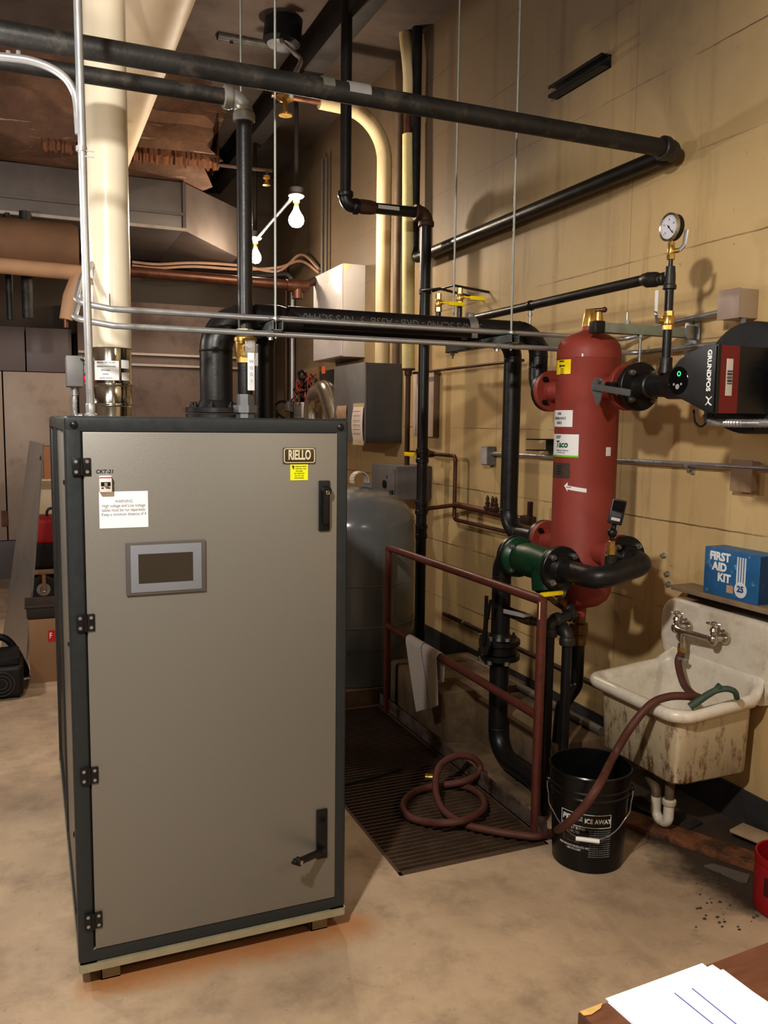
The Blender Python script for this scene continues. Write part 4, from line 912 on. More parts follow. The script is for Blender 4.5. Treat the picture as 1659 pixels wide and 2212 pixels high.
# hose
hs_ = thing('hose', 'reddish brown rubber hose from the faucet over the sink rim to a floor coil', 'hose', (1.6, 2.9, 0))
hp = [V((2.565, ys, zf-.095)), P(1465, 1432, X=2.55), P(1476, 1475, X=2.51), V((2.47, 2.62, .5)), P(1512, 1508, X=2.40), P(1488, 1504, X=2.32), P(1445, 1505, X=2.245), P(1405, 1522, X=2.17), P(1362, 1572, X=2.09), P(1325, 1635, X=2.03), P(1297, 1690, Y=2.33), P(1262, 1742, Y=2.33), P(1222, 1782, Y=2.42), P(1190, 1800, Z=.03), P(1160, 1807, Z=.02), P(1115, 1803, Z=.02), P(1069, 1796, Z=.02), P(1010, 1783, Z=.02), P(975, 1765, Z=.025), P(952, 1742, Z=.045), P(941, 1708, Z=.075), P(944, 1668, Z=.12), P(960, 1645, Z=.14), P(991, 1632, Z=.15), P(1022, 1638, Z=.13), P(1037, 1656, Z=.09), P(1027, 1675, Z=.06), P(995, 1690, Z=.045), P(934, 1699, Z=.02), P(890, 1714, Z=.02), P(870, 1740, Z=.02), P(882, 1763, Z=.02), P(916, 1775, Z=.02), P(960, 1778, Z=.045), P(1006, 1771, Z=.05), P(1044, 1748, Z=.035), P(1040, 1720, Z=.02), P(1015, 1702, Z=.02), P(990, 1696, Z=.02)]
hp[3] = hp[2].lerp(hp[4], .55)+V((0, 0, -.012))
obj('tube', MB().tube(spline(hp, 8), .0155, 14), m_hose, hs_)
obj('clamp', MB().lathe((2.562, ys, zf-.125), Z, [(.0162, 0), (.018, 0), (.018, .012), (.0162, .012)], 16, closed=True).box((2.55, ys-.032, zf-.124), (2.57, ys-.014, zf-.114)), m_galv, hs_)
gh = thing('hose_end', 'short green garden hose with open end lying in the sink', 'hose', P(1540, 1500, X=2.4))
gp = [P(1490, 1527, X=2.27), P(1512, 1512, X=2.30), P(1530, 1500, X=2.33), P(1548, 1491, X=2.36), P(1570, 1488, X=2.39), P(1587, 1494, X=2.42), P(1592, 1508, X=2.45)]
m_gh = mat('faded_green_hose', (74, 92, 78), .6, 0, .2, 30, .1, 100)
obj('tube', MB().tube(spline(gp, 6), [.0145-.004*i/36 for i in range(37)], 12), m_gh, gh)
e0, e1 = P(1545, 1493, X=2.36), P(1556, 1481, X=2.37)
obj('open_end', MB().lathe(e0, e1-e0, [(.012, 0), (.014, .03), (.011, .03), (.008, .01), (0, .01)], 14), m_gh, gh)
# P-trap
pt = thing('drain_trap', 'white plastic drain trap hanging under the sink', 'pipe', (2.32, 2.52, 0))
u0 = P(1447, 1700, X=2.33); u0 = V((2.33, u0.y, .262)); ub_ = P(1437, 1768, X=2.33)
obj('tail_pipe', MB().cyl(u0, V((u0.x, u0.y, .15)), .019), mat('grimy_pipe', (112, 94, 74), .6, .1, .25, 15), pt)
obj('trap_bend', MB().tube(fillet([V((u0.x, u0.y, .16)), V((u0.x, u0.y, .05)), V((u0.x, u0.y+.075, .05)), V((u0.x, u0.y+.075, .14))], .036, 8), .021, 16), mat('grimy_white_pvc', (222, 214, 196), .35, 0, .08, 12, dirt=((150, 124, 88), .55, .75, 14)), pt)
obj('slip_nut', MB().lathe(V((u0.x, u0.y, .135)), Z, [(.026, 0), (.028, .003), (.028, .02), (.024, .024)], 16), mat('nut_white', (206, 196, 174), .45), pt)
obj('waste_pipe', MB().tube(fillet([V((u0.x, u0.y+.075, .13)), V((u0.x, u0.y+.075, .17)), V((2.5, 3.0, .18)), V((2.69, 3.15, .18))], .03), .02, 14), mat('grimy_pipe', (112, 94, 74)), pt)
# shelf and first aid box
zs = .958
m_wood = mat('dusty_board', (148, 128, 104), .75, 0, .2, 7, .15, 60, dirt=((96, 82, 66), .5, .75, 9), stretch=(6, 1, 1))
single('shelf_board', MB().box((2.575, 1.9, zs-.022), (XW-.002, 2.87, zs), .004), m_wood, 'worn wooden shelf board on the wall over the sink', 'shelf', (2.6, 2.35, zs-.022))
single('shelf_rail', MB().box((2.66, 1.92, zs-.06), (XW-.002, 2.86, zs-.022), .003), mat('black_rail', (44, 40, 38), .6), 'dark wooden batten under the front of the shelf board', 'board', (2.6, 2.35, zs-.07))
fa = thing('first_aid_kit', 'scuffed blue first aid kit box standing on the shelf over the sink', 'box', (2.6, 2.48, zs))
m_fak = mat('first_aid_blue', (56, 116, 168), .45, .1, .08, 12, dirt=((176, 190, 204), .58, .70, 26))
FY0, FY1, FZ = 2.405, 2.693, zs+.195
FXF = 2.588
obj('case', MB().box((FXF, FY0, zs), (2.697, FY1, FZ), .004), m_fak, fa)
obj('side_face', MB().box((FXF+.004, FY0-.001, zs+.004), (2.694, FY0+.002, FZ-.004)), mat('first_aid_dark', (28, 66, 108), .5, .1, .1, 14, dirt=((90, 110, 130), .6, .74, 20)), fa)
def fak(y, z): return V((FXF-.0005, FY1-y, FZ-z))
text('FIRST', .046, m_white, fak(.085, .034), -Y, Z, fa, squeeze=1.0, bold=.0022)
text('AID', .046, m_white, fak(.085, .076), -Y, Z, fa, squeeze=1.0, bold=.0022)
text('KIT', .046, m_white, fak(.112, .118), -Y, Z, fa, squeeze=1.0, bold=.0022)
m_fw = mat('print_white', (226, 230, 234), .5)
for k in range(4): obj('printed_stripe', MB().box((FXF-.001, FY1-.176-.013*k-.0075, FZ-.13), (FXF+.0005, FY1-.176-.013*k, FZ-.02)), m_fw, fa)
obj('printed_disc', MB().lathe((FXF+.0002, FY1-.2, FZ-.15), -X, [(.032, 0), (.032, .0008), (0, .0008)], 28), m_fw, fa)
text('25', .034, mat('print_blue', (34, 88, 146), .5), V((FXF-.0012, FY1-.2, FZ-.148)), -Y, Z, fa, bold=.0014)
obj('price_sticker', MB().box((FXF-.001, FY1-.162, FZ-.172), (FXF+.0002, FY1-.128, FZ-.142)), mat('price_tag', (196, 160, 130), .6), fa)

# bucket
BC = (1.931, 2.537)
bk = thing('bucket', 'black plastic pail with wire bail and white lettering on the floor', 'bucket', (BC[0], BC[1], 0))
m_pail = mat('pail_black', (20, 20, 21), .3, 0, .1, 12)
pf = [(0, .004), (.125, 0), (.132, .004), (.144, .27), (.1495, .275), (.150, .283), (.146, .288), (.1465, .30), (.151, .303), (.151, .309), (.1475, .313), (.149, .355), (.154, .358), (.155, .368), (.152, .373), (.148, .37), (.145, .33), (.128, .012), (0, .010)]
obj('body', MB().lathe((BC[0], BC[1], 0), Z, pf, 56), m_pail, bk)
def pail_r(z): return .132+(.144-.132)*(z-.004)/.266
av_ = math.atan2(-BC[1], -BC[0]); da = V((math.cos(av_+PI/2), math.sin(av_+PI/2), 0))
for s_ in (-1, 1):
    e = V((BC[0], BC[1], .292))+da*s_*.150
    obj('ear', MB().lathe(e, da*s_, [(.016, -.004), (.016, .006), (.008, .008), (.006, .012), (0, .012)], 14), m_pail, bk)
dn = V((math.cos(av_), math.sin(av_), 0))
bp = []
for k in range(25):
    t_ = math.pi*k/24; x_ = -math.cos(t_)*.158; drop = math.sin(t_)**.9
    zb = .292-.142*drop; out_ = (.02+.01*drop) + (math.sqrt(max(pail_r(min(zb, .27))**2-min(abs(x_), .13)**2, 0)) if abs(x_) < .15 else 0)
    bp.append(V((BC[0], BC[1], zb))+da*x_+dn*max(out_, .004))
bail = obj('bail', MB().tube(bp, .0023, 8), m_galv, bk)
gm = bp[12]; obj('grip', MB().tube([gm-da*.042+V((0, 0, 0)), gm+da*.042], .0085, 12), m_white, bail)
rl = lambda z: pail_r(z)+.0005
def ptext(s_, size, aoff, z, m=m_white, **k): return text(s_, size, m, (0, 0, 0), X, Z, bk, cyl=(BC, rl(z), av_+aoff, z, 1), **k)
zb4 = .208
bor = MB()
for (a0, a1, z0, z1) in ((-.75, .60, zb4+.022, zb4+.024), (-.75, .60, zb4-.026, zb4-.024), (-.75, -.735, zb4-.026, zb4+.024), (.585, .60, zb4-.026, zb4+.024)):
    bor.patch(BC, rl(zb4), av_+a0, av_+a1, z0, z1, .0008, 14)
obj('label_border', bor, m_white, bk)
ptext('PP', .030, -.60, zb4, bold=.0008, shear=.15); ptext('PERFORMANCE\nPRODUCTS, INC.', .010, -.32, zb4+.004, squeeze=.7); ptext('ICE AWAY', .024, .25, zb4-.001, bold=.0006, squeeze=.86)
ptext('ROCK SALT BLEND\nICE MELTER', .014, -.42, .165, space=1.1, squeeze=.8)
ptext('FAST ACTING DEICER\nKEEP OUT OF REACH\nNET WEIGHT 50 LBS', .0085, -.45, .128, mat('faint_print', (150, 150, 150), .6), squeeze=.9)
ptext('PERFORMANCE PRODUCTS, INC.\n1-800-475-CHEM', .011, -.38, .095, squeeze=.72)
for i in range(13): ptext('apply evenly over ice and snow before', .0072, .32, .172-.0085*i, mat('faint_print', (150, 150, 150)), squeeze=.72)

# red can
rc = V((2.352, 1.985, 0)); rr_ = .108
can = thing('red_can', 'open red plastic can with a yellow label on the floor by the wall', 'can', rc)
m_rc = mat('red_plastic_can', (148, 24, 32), .4, 0, .06, 12)
obj('body', MB().lathe(rc, Z, [(0, .003), (rr_-.012, 0), (rr_-.003, .006), (rr_, .03), (rr_, .165), (rr_-.002, .172), (rr_+.002, .178), (rr_+.003, .195), (rr_, .2), (rr_-.006, .198), (rr_-.008, .02), (0, .012)], 44), m_rc, can)
ac = math.atan2(-rc.y, -rc.x)
obj('grip_recess', MB().patch((rc.x, rc.y), rr_, ac-.72, ac-.55, .075, .14, .001, 4), mat('recess_dark', (70, 12, 16), .6), can)
obj('label', MB().patch((rc.x, rc.y), rr_, ac-.28, ac+.5, .035, .115, .001, 10), mat('ochre_label', (196, 150, 70), .5), can)
text('C', .03, m_white, (0, 0, 0), X, Z, can, cyl=((rc.x, rc.y), rr_, ac+.25, .143, 1), bold=.001, squeeze=.9)
# debris under the sink
m_plank = mat('rusty_plank', (128, 84, 56), .8, 0, .25, 6, .3, 40, dirt=((52, 40, 32), .46, .64, 7), stretch=(6, 1, 1))
def plank(a, b_, wd, th, m, label, z=0., name='wood_plank'):
    a, b_ = V(a), V(b_); d = (b_-a); c = (a+b_)/2; c.z = c.z+th/2+z
    n = V((-d.y, d.x, 0)).normalized()
    return single(name, MB().obox(c, d, n, d.cross(n), (d.length, wd, th), .003), m, label, 'plank', (c.x, c.y, c.z-th/2))
plank(P(1345, 1770, Z=0), P(1650, 1885, Z=0)+V((.05, -.02, 0)), .12, .022, m_plank, 'long rusty brown plank lying along the floor under the sink')
plank(P(1590, 1790, Z=.03), P(1668, 1822, Z=.03), .10, .012, mat('cardboard_scrap', (176, 152, 124), .8, 0, .12, 8), 'pale cardboard strip leaning on debris behind the red can', 0, 'cardboard_strip')
plank(P(1365, 1730, Z=0), P(1500, 1790, Z=0), .12, .014, mat('dark_board', (52, 44, 40), .8, 0, .25, 6, .3, 40), 'dark dirty board lying flat below the drain trap')
c = P(1600, 1872, Z=0); a = [P(x, y, Z=0) for x, y in ((1520, 1872), (1540, 1868), (1620, 1893), (1614, 1909), (1596, 1905))]
single('tile_shard', MB().prism(a, Z, .006), mat('grey_tile', (104, 96, 92), .7, 0, .1, 10), 'broken grey floor tile shard beside the red can', 'tile', a[0])
cr = MB()
for k in range(60):
    x_, y_ = random.uniform(1500, 1650), random.uniform(1870, 2010)
    p = P(x_, y_, Z=0); s_ = random.uniform(.002, .007); cr.ball(p+V((0, 0, s_*.3)), s_, (1, random.uniform(.5, 1), .5), 6)
o = single('floor_grit', cr, mat('dark_grit', (78, 66, 58), .9, 0, .3, 30), 'scattered dark grit and crumbs on the floor by the red can', 'debris', (2.1, 2.0, 0)); o['kind'] = 'stuff'
# table with papers
ta, tb_ = P(1252, 2186, Z=.75), P(1659, 2034, Z=.75)
td = (tb_-ta).normalized(); tn = V((td.y, -td.x, 0))
tab = thing('table', 'dark wood laminate table with worn edge in the near corner', 'table', ta+td*.5+tn*.3-V((0, 0, .75)))
m_lam = mat('wood_laminate', (112, 74, 54), .4, 0, .2, 4, 0, 10, stretch=(2, 14, 14))
tc_ = ta+td*.60+tn*.35
obj('top', MB().obox(tc_-V((0, 0, .014)), td, tn, Z, (1.2, .70, .027), .002), m_lam, tab)
obj('edge_band', MB().obox(ta+tn*.35-V((0, 0, .014))-td*.001, tn, td, Z, (.70, .004, .0275), .001), mat('edge_brown', (84, 56, 42), .5, 0, .2, 30, dirt=((190, 180, 160), .6, .7, 30)), tab)
obj('chipped_corner', MB().prism([ta+td*.0+V((0, 0, .0003)), ta+td*.045+V((0, 0, .0003)), ta+td*.035+tn*.008+V((0, 0, .0003)), ta+td*.012+tn*.013+V((0, 0, .0003)), ta+tn*.010+V((0, 0, .0003))], Z, .0006), mat('bare_chipboard', (200, 164, 100), .8, 0, .15, 60), tab)
for i, j in ((.06, .06), (1.12, .06), (.06, .62), (1.12, .62)):
    q_ = ta+td*i+tn*j; obj('leg', MB().cyl(V((q_.x, q_.y, 0)), V((q_.x, q_.y, .724)), .016), m_darkgrey, tab)
k0, k1 = P(1313, 2164, Z=.752), P(1518, 2084, Z=.752)
pd = (k1-k0).normalized(); pn = V((pd.y, -pd.x, 0))
m_sh = mat('bright_paper', (250, 251, 255), .7, 0, .01, 5)
sheets = [(0, .0, .0, 'white sheet at the bottom of the paper pile on the table'), (.022, .012, .05, 'white sheet second from the bottom of the paper pile on the table'), (-.002, -.004, -.02, 'white sheet second from the top of the paper pile on the table')]
wsh = (k1-k0).length
for i, (dx, dy, ro, lab) in enumerate(sheets):
    c = k0+pd*(wsh/2+dx)+pn*(.14+dy); d_ = Matrix.Rotation(ro, 3, 'Z') @ pd; n_ = Matrix.Rotation(ro, 3, 'Z') @ pn
    single('paper_sheet', MB().obox(V((c.x, c.y, .7508+.0012*i)), d_, n_, Z, (wsh, .28, .0009)), m_sh, lab, 'paper', (c.x, c.y, .75+.0012*i), 'papers on the table')
q0, q1 = P(1400, 2146, Z=.755), P(1562, 2094, Z=.755); d_ = (P(1562, 2094, Z=.755)-P(1405, 2150, Z=.755)).normalized(); n_ = V((d_.y, -d_.x, 0))
tp = thing('paper_sheet', 'white sheet with two blue pen lines on top of the paper pile', 'paper', P(1520, 2150, Z=.7544), 'papers on the table')
q1 = P(1562, 2094, Z=.7546)
obj('sheet', MB().obox(q1-d_*.085+n_*.14, d_, n_, Z, (.17, .28, .0009)), m_sh, tp)
m_pen = mat('blue_pen', (104, 98, 176), .6)
for (a, b_) in (((1495, 2135), (1600, 2220)), ((1457, 2145), (1545, 2216))):
    a, b_ = P(*a, Z=.7552), P(*b_, Z=.7552); obj('pen_line', MB().obox((a+b_)/2, b_-a, Z.cross(b_-a), Z, ((b_-a).length, .0022, .0004)), m_pen, tp)

# ================================================================== RAILING, GRATE, TOWEL
RX = 1.850
rl_ = thing('railing', 'low maroon pipe railing with a steel angle foot beside the floor grate', 'railing', (RX, 3.55, 0))
RY0, RY1 = 2.775, 4.32; r_ = .0195
obj('post', MB().cyl((RX, RY0, -.0), (RX, RY0, .965), r_), m_rail, rl_)
obj('post', MB().cyl((RX, RY1, .0), (RX, RY1, .95), r_), m_rail, rl_)
obj('top_rail', MB().tube(fillet([(RX, RY0, .93), (RX, RY0, .957), (RX, RY0+.03, .957), (RX, RY1-.03, .948), (RX, RY1, .948), (RX, RY1, .92)], .012, 4), r_*.98, 16), m_rail, rl_)
obj('middle_rail', MB().cyl((RX, RY0, .486), (RX, RY1, .503), r_*.95), m_rail, rl_)
obj('foot_angle', MB().box((RX, 2.70, 0), (RX+.007, 4.425, .075)).box((RX, 2.70, 0), (RX+.05, 4.425, .007)), mat('worn_angle_iron', (134, 120, 110), .5, .4, .2, 10, .1, 60, dirt=((70, 48, 40), .45, .65, 8)), rl_)
obj('paint_chip', MB().patch((RX, RY0), r_+.0006, -2.75, -2.5, .885, .955, .0008, 4), mat('old_cream_paint', (212, 196, 160), .6), rl_)
m_grate = mat('rusty_grate', (92, 74, 60), .6, .15, .25, 12, .15, 80)
gb = MB(); n_b = 60
for k in range(n_b):
    y = TY0+.03+k*(TY1-TY0-.04)/(n_b-1); gb.box((TX0+.012, y-.0035, -.034), (TX1-.008, y+.0035, -.002))
for k in range(7):
    x = TX0+.05+k*(TX1-TX0-.1)/6; gb.box((x-.003, TY0+.01, -.03), (x+.003, TY1-.01, -.012))
gr_ = thing('floor_grate', 'dark rusty steel bar grate set in the floor beside the boiler', 'grate', (1.52, 3.55, -.03))
obj('bars', gb, m_grate, gr_)
fb = MB().box((TX0, TY0, -.036), (TX1, TY0+.026, -.001)).box((TX0, TY1-.012, -.036), (TX1, TY1, -.001)).box((TX0, TY0, -.036), (TX0+.014, TY1, -.001)).box((TX1-.01, TY0, -.036), (TX1, TY1, -.001))
obj('frame', fb, m_grate, gr_)
# bits on the grate
p = P(926, 1677, Z=.02); single('hose_coupling', MB().lathe(p-V((.02, 0, 0)), V((1, -.5, 0)), [(.012, 0), (.017, .002), (.017, .014), (.013, .016), (.014, .04), (0, .042)], 14), m_brass, 'small brass hose coupling lying on the grate behind the coil', 'fitting', p)
single('extension_cable', MB().tube(spline([P(700, 1700, Z=.006), P(752, 1692, Z=.006), P(810, 1678, Z=.006), P(862, 1662, Z=.008), P(868, 1658, Z=.012)], 6), .006, 8), m_blackp, 'thin black cord lying across the far grate near the boiler', 'cord', P(810, 1678, Z=0))
# towel
sA, sB = P(911, 1396, X=RX-.02), P(926, 1536, X=RX-.045)
STK = -(sA.y-sB.y)/(sA.z-sB.z)
def towel():
    m, t, b, co = base_mat('terry_towel')
    n = t.noise(co, 160, 3); n2 = t.noise(co, 14, 6, .7)
    sep = t.new('ShaderNodeSeparateXYZ'); t.ln(co, sep.inputs[0])
    c = t.ramp(n, [(.3, lin((196, 190, 182))), (.7, lin((226, 221, 214)))])
    st = t.math('LESS_THAN', t.math('ABSOLUTE', t.math('ADD', t.math('ADD', sep.outputs[1], t.math('MULTIPLY', sep.outputs[2], STK)), t.math('MULTIPLY', t.math('SUBTRACT', n2, .5), .006))), .0034)
    c = t.mix(st, c, lin((70, 76, 150)))
    low = t.ramp(sep.outputs[2], [(.0, WT), (.12, BK)])
    dk = t.math('MULTIPLY', t.ramp(t.noise(co, 46, 6, .7), [(.6, BK), (.68, WT)]), low)
    c = t.mix(dk, c, lin((70, 62, 60))); t.ln(c, b.inputs['Base Color']); b.inputs['Roughness'].default_value = .95
    bu = t.new('ShaderNodeBump'); bu.inputs['Strength'].default_value = .6; bu.inputs['Distance'].default_value = .004; t.ln(n, bu.inputs['Height']); t.ln(bu.outputs[0], b.inputs['Normal']); return m
ty1, ty0 = P(884, 1390, X=RX).y, P(953, 1400, X=RX).y
yb_l = P(902, 1540, X=RX-.03); yb_r = P(951, 1530, X=RX-.03)
tb2 = MB(); U, W = 18, 26; rows = []; rt = r_+.005
for i in range(W+1):
    v = i/W; row = []
    for j in range(U+1):
        u_ = j/U; y = ty1+(ty0-ty1)*u_; zr = .486+(.503-.486)*(y-RY0)/(RY1-RY0)
        if v < .16:                                   # short flap behind the rail
            t_ = 1-v/.16; y = ty1+(ty0-ty1)*u_+.02*t_*u_; x = RX+rt+.004*t_; z = zr-.16*t_*(.8+.1*u_)
        elif v < .30:
            a = PI*(v-.16)/.14; x = RX+rt*math.cos(a); z = zr+rt*math.sin(a)
        else:
            t_ = (v-.30)/.70; yl = ty1+(yb_l.y-ty1)*t_; yr_ = ty0+(yb_r.y-ty0)*t_; y = yl+(yr_-yl)*u_
            zl = zr+(yb_l.z-zr)*t_; z2 = zr+(yb_r.z+.01-zr)*t_; z = zl+(z2-zl)*u_
            x = RX-rt-.012*t_-.004*math.sin(u_*5+1+t_*2)*t_-.0015*math.sin(u_*13)*t_
            z += .004*math.sin(u_*9)*t_
        row.append(tb2.b.verts.new((x, y, z)))
    rows.append(row)
for i in range(W):
    for j in range(U): tb2.b.faces.new((rows[i][j], rows[i][j+1], rows[i+1][j+1], rows[i+1][j]))
tw_o = single('towel', tb2, towel(), 'white terry shop towel with a blue stripe draped over the middle rail', 'towel', (RX, sB.y, sB.z), smooth=180)
md = tw_o.modifiers.new('thick', 'SOLIDIFY'); md.thickness = .004; md.offset = 0
md = tw_o.modifiers.new('smooth', 'SUBSURF'); md.levels = 1; md.render_levels = 1

# ================================================================== EXPANSION TANK AND SMALL PIPEWORK
TC = (1.822, 4.835); TR = .392
tk_ = thing('expansion_tank', 'large dark grey domed expansion tank on a concrete pad behind the railing', 'tank', (TC[0], TC[1], .10))
pf = [(0, .10), (TR-.03, .10), (TR-.02, .105), (TR-.02, .30), (TR-.004, .325), (TR, .335), (TR, .455), (TR+.004, .46), (TR, .465), (TR, .70), (TR+.003, .704), (TR, .708), (TR, 1.02)]
for k in range(1, 13):
    a = math.radians(90*k/12); pf.append((TR*math.cos(a)**.85 if k < 12 else 0, 1.02+.235*math.sin(a)))
obj('body', MB().lathe((TC[0], TC[1], 0), Z, pf, 64), mat('tank_grey_gloss', (112, 116, 118), .22, .0, .06, 5, coat=.3), tk_)
lc = P(776, 1048, Y=TC[1])
ring = MB()
for k in range(10):
    a0, a1 = math.radians(200-22*k), math.radians(178-22*k)
    p0, p1 = V((lc.x+.05*math.cos(a0), TC[1], 1.25+.045+.05*math.sin(a0))), V((lc.x+.05*math.cos(a1), TC[1], 1.25+.045+.05*math.sin(a1)))
    d = p1-p0; ring.obox((p0+p1)/2, d, Y, d.cross(Y), (d.length*1.15, .07, .006))
obj('lifting_ring', ring, mat('tank_beige', (206, 192, 176), .5, 0, .05), tk_)
obj('ring_label', MB().box((lc.x+.02, TC[1]-.037, 1.262), (lc.x+.06, TC[1]-.035, 1.278)), mat('blue_label', (70, 130, 180), .5), tk_)
obj('air_valve', MB().cyl((TC[0]+.22, TC[1]-.1, 1.19), (TC[0]+.22, TC[1]-.1, 1.235), .012), m_blackp, tk_)

d1 = P(1184, 1770, Z=0)
m_pb = m_black
dp1 = thing('drain_pipe', 'black iron drain pipe with elbow standing right behind the near railing post', 'pipe', (1.915, 2.90, 0))
e2 = P(1188, 1345, Y=2.90); e1 = P(1240, 1325, Y=2.95)
obj('pipe', MB().cyl((e2.x, 2.90, 0), (e2.x, 2.90, e2.z-.03), .021), m_pb, dp1)
obj('upper_elbow', elbow((e2.x, 2.90, e2.z), -Z, V((e1-V((e2.x, 2.9, e2.z)))).normalized(), .024, .03, .007), m_fit, dp1)
mid = V((e2.x, 2.90, e2.z)); obj('nipple', MB().cyl(mid+(e1-mid)*.3, e1, .021), m_fit, dp1)
vb = P(1205, 1296, Y=2.99)
obj('end_elbow', MB().tube(fillet([mid+(e1-mid)*.75, e1+(e1-mid)*.12, e1+(vb-e1)*.55], .03, 5), .027, 16), m_fit, dp1)
yv_ = thing('ball_valve', 'brass drain valve with flat yellow lever under the green valve', 'valve', vb)
obj('body', MB().tube([e1+(vb-e1)*.5, e1+(vb-e1)*.75, vb, vb+(vb-e1)*.35+V((-.02, .03, .02))], [.022, .025, .028, .022], 8), mat('aged_brass', (118, 88, 54), .4, .7, .15, 20), yv_)
h0, h1 = P(1214, 1280, Y=2.885), P(1170, 1285, Y=2.875)
obj('lever', MB().obox((h0+h1)/2, h1-h0, Z.cross(h1-h0), Z, ((h1-h0).length, .022, .016), .003), mat('yellow_vinyl', (250, 220, 20), .45, 0, .05), yv_)
obj('stem', MB().tube([vb, h0+V((.012, .01, -.012)), h0+V((.012, 0, .008))], [.012, .011, .011], 8), m_bolt, yv_)
obj('feed_pipe', MB().tube([vb+(vb-e1)*.3+V((-.02, .03, .02)), V((VX, 3.03, VZ-.155))], .016, 12), m_fit, yv_)
dz = P(1105, 1325, X=VX).z
dp2 = thing('drain_pipe', 'black iron drain pipe with elbow rising from behind the bucket', 'pipe', (2.05, 2.95, 0))
e3 = P(1226, 1362, X=2.045)
obj('pipe', MB().cyl((2.045, e3.y, 0), (2.045, e3.y, e3.z-.04), .021), m_pb, dp2)
obj('elbow', elbow((2.045, e3.y, e3.z), -Z, Y, .026, .032, .007), m_fit, dp2)
obj('side_pipe', MB().cyl((2.045, e3.y+.04, e3.z), (2.04, 3.16, dz), .019), m_fit, dp2)
wv = thing('ball_valve', 'small valve with grey steel lever on the thick black pipe behind the railing', 'valve', (2.04, 3.22, dz))
obj('body', MB().tube([(2.04, 3.13, dz), (2.04, 3.16, dz), (2.04, 3.2, dz), (2.04, 3.24, dz), (2.04, 3.26, dz)], [.022, .026, .028, .026, .021], 8), mat('aged_brass', (118, 88, 54)), wv)
obj('nipple', MB().cyl((2.04, 3.25, dz), (2.04, 3.36, dz), .024), m_black, wv)
l0, l1_ = P(1133, 1330, X=2.0), P(1088, 1320, X=1.99)
obj('lever', MB().obox((l0+l1_)/2, l1_-l0, X, Z, ((l1_-l0).length, .006, .02), .002).cyl((2.03, l0.y, l0.z), (1.995, l0.y, l0.z), .008), mat('pale_lever', (196, 196, 192), .4, .2), wv)
bd = thing('blowdown_pipe', 'brass and black blowdown pipe under the red tank bottom', 'pipe', (SX, SY, .4))
obj('strainer', MB().lathe((SX, SY, .66), Z, [(.03, 0), (.036, .004), (.036, .05), (.042, .055), (.042, .10), (.03, .105), (.03, .135)], 10), mat('aged_brass', (118, 88, 54)), bd)
obj('pipe', MB().tube(fillet([(SX, SY, .67), (SX, SY, .47), (2.16, 3.06, .40), (2.13, 3.06, .0)], .05), .029, 16), m_black, bd)

single('curb_pipe', MB().cyl((2.37, 4.35, zt+.0215), (2.37, 3.04, zt+.0215), .021, seg=14), mat('old_grey_pipe', (112, 104, 96), .6, .2, .2, 12), 'old grey pipe lying on the concrete curb behind the railing', 'pipe', (2.37, 3.7, zt))
pz = P(930, 1312, X=2.655)
wpp = thing('wall_pipe', 'thin rusty pipe clipped low along the wall behind the railing', 'pipe', (2.655, 4.2, pz.z))
obj('tube', MB().cyl((2.655, 5.2, pz.z), (2.655, 3.12, pz.z), .014, seg=12), m_rust, wpp)
for y in (4.9, 4.0, 3.3): obj('clip', MB().lathe((2.655, y, pz.z), Y, [(.0145, -.01), (.018, -.01), (.018, .01), (.0145, .01)], 12, closed=True).box((2.67, y-.01, pz.z-.004), (XW, y+.01, pz.z+.004)), m_galv, wpp)
# tall black riser on the far right wall
tr = thing('riser_pipe', 'tall black riser pipe with an elbow near the cream insulated pipes', 'pipe', (2.5, 5.27, 0))
rz = 3.04
obj('lower_pipe', MB().cyl((2.5, 5.27, 0), (2.5, 5.27, rz-.05), .037, seg=20), m_black, tr)
obj('elbow', elbow((2.5, 5.27, rz), -X, -Z, .046, .055, .008), m_rust, tr)
lx = 1.925
obj('cross_pipe', MB().cyl((lx+.06, 5.27, rz-.006), (2.46, 5.27, rz), .035, seg=18), m_black, tr)
xq = P(800, 452, Y=5.27).x; obj('union', MB().tube([(xq-.09, 5.27, rz-.004), (xq-.06, 5.27, rz-.004), (xq, 5.27, rz-.003), (xq+.03, 5.27, rz-.002)], [.043, .048, .046, .041], 8), m_rust, tr)
obj('tag', MB().patch((0, 0), .05, 0, .01, 0, .001) if False else MB().box((xq+.04, 5.232, rz-.012), (xq+.19, 5.234, rz+.012)), m_lgrey, tr)
obj('lower_elbow', elbow((lx, 5.27, rz-.008), X, Z, .043, .055, .008), m_black, tr)
obj('upper_pipe', MB().cyl((lx, 5.27, rz+.05), (lx, 5.27, ZC), .036, seg=18), m_black, tr)
for z in (P(918, 985, X=2.5).z, P(918, 1098, X=2.5).z, P(918, 1150, X=2.5).z):
    obj('coupling', MB().lathe((2.5, 5.27, z-.05), Z, [(.038, 0), (.045, .004), (.045, .03), (.041, .034), (.041, .066), (.045, .07), (.045, .096), (.038, .1)], 20), m_black, tr)
cz = P(918, 630, X=2.5).z
obj('clamp', MB().lathe((2.5, 5.27, cz-.016), Z, [(.0375, 0), (.043, 0), (.043, .032), (.0375, .032)], 20, closed=True).tube([(2.54, 5.23, cz), (2.55, 4.95, cz), (2.70, 4.75, cz-.06)], .008, 8).tube([(2.46, 5.23, cz), (2.5, 5.05, cz-.01), (2.70, 4.85, cz-.09)], .008, 8), m_fit, tr)
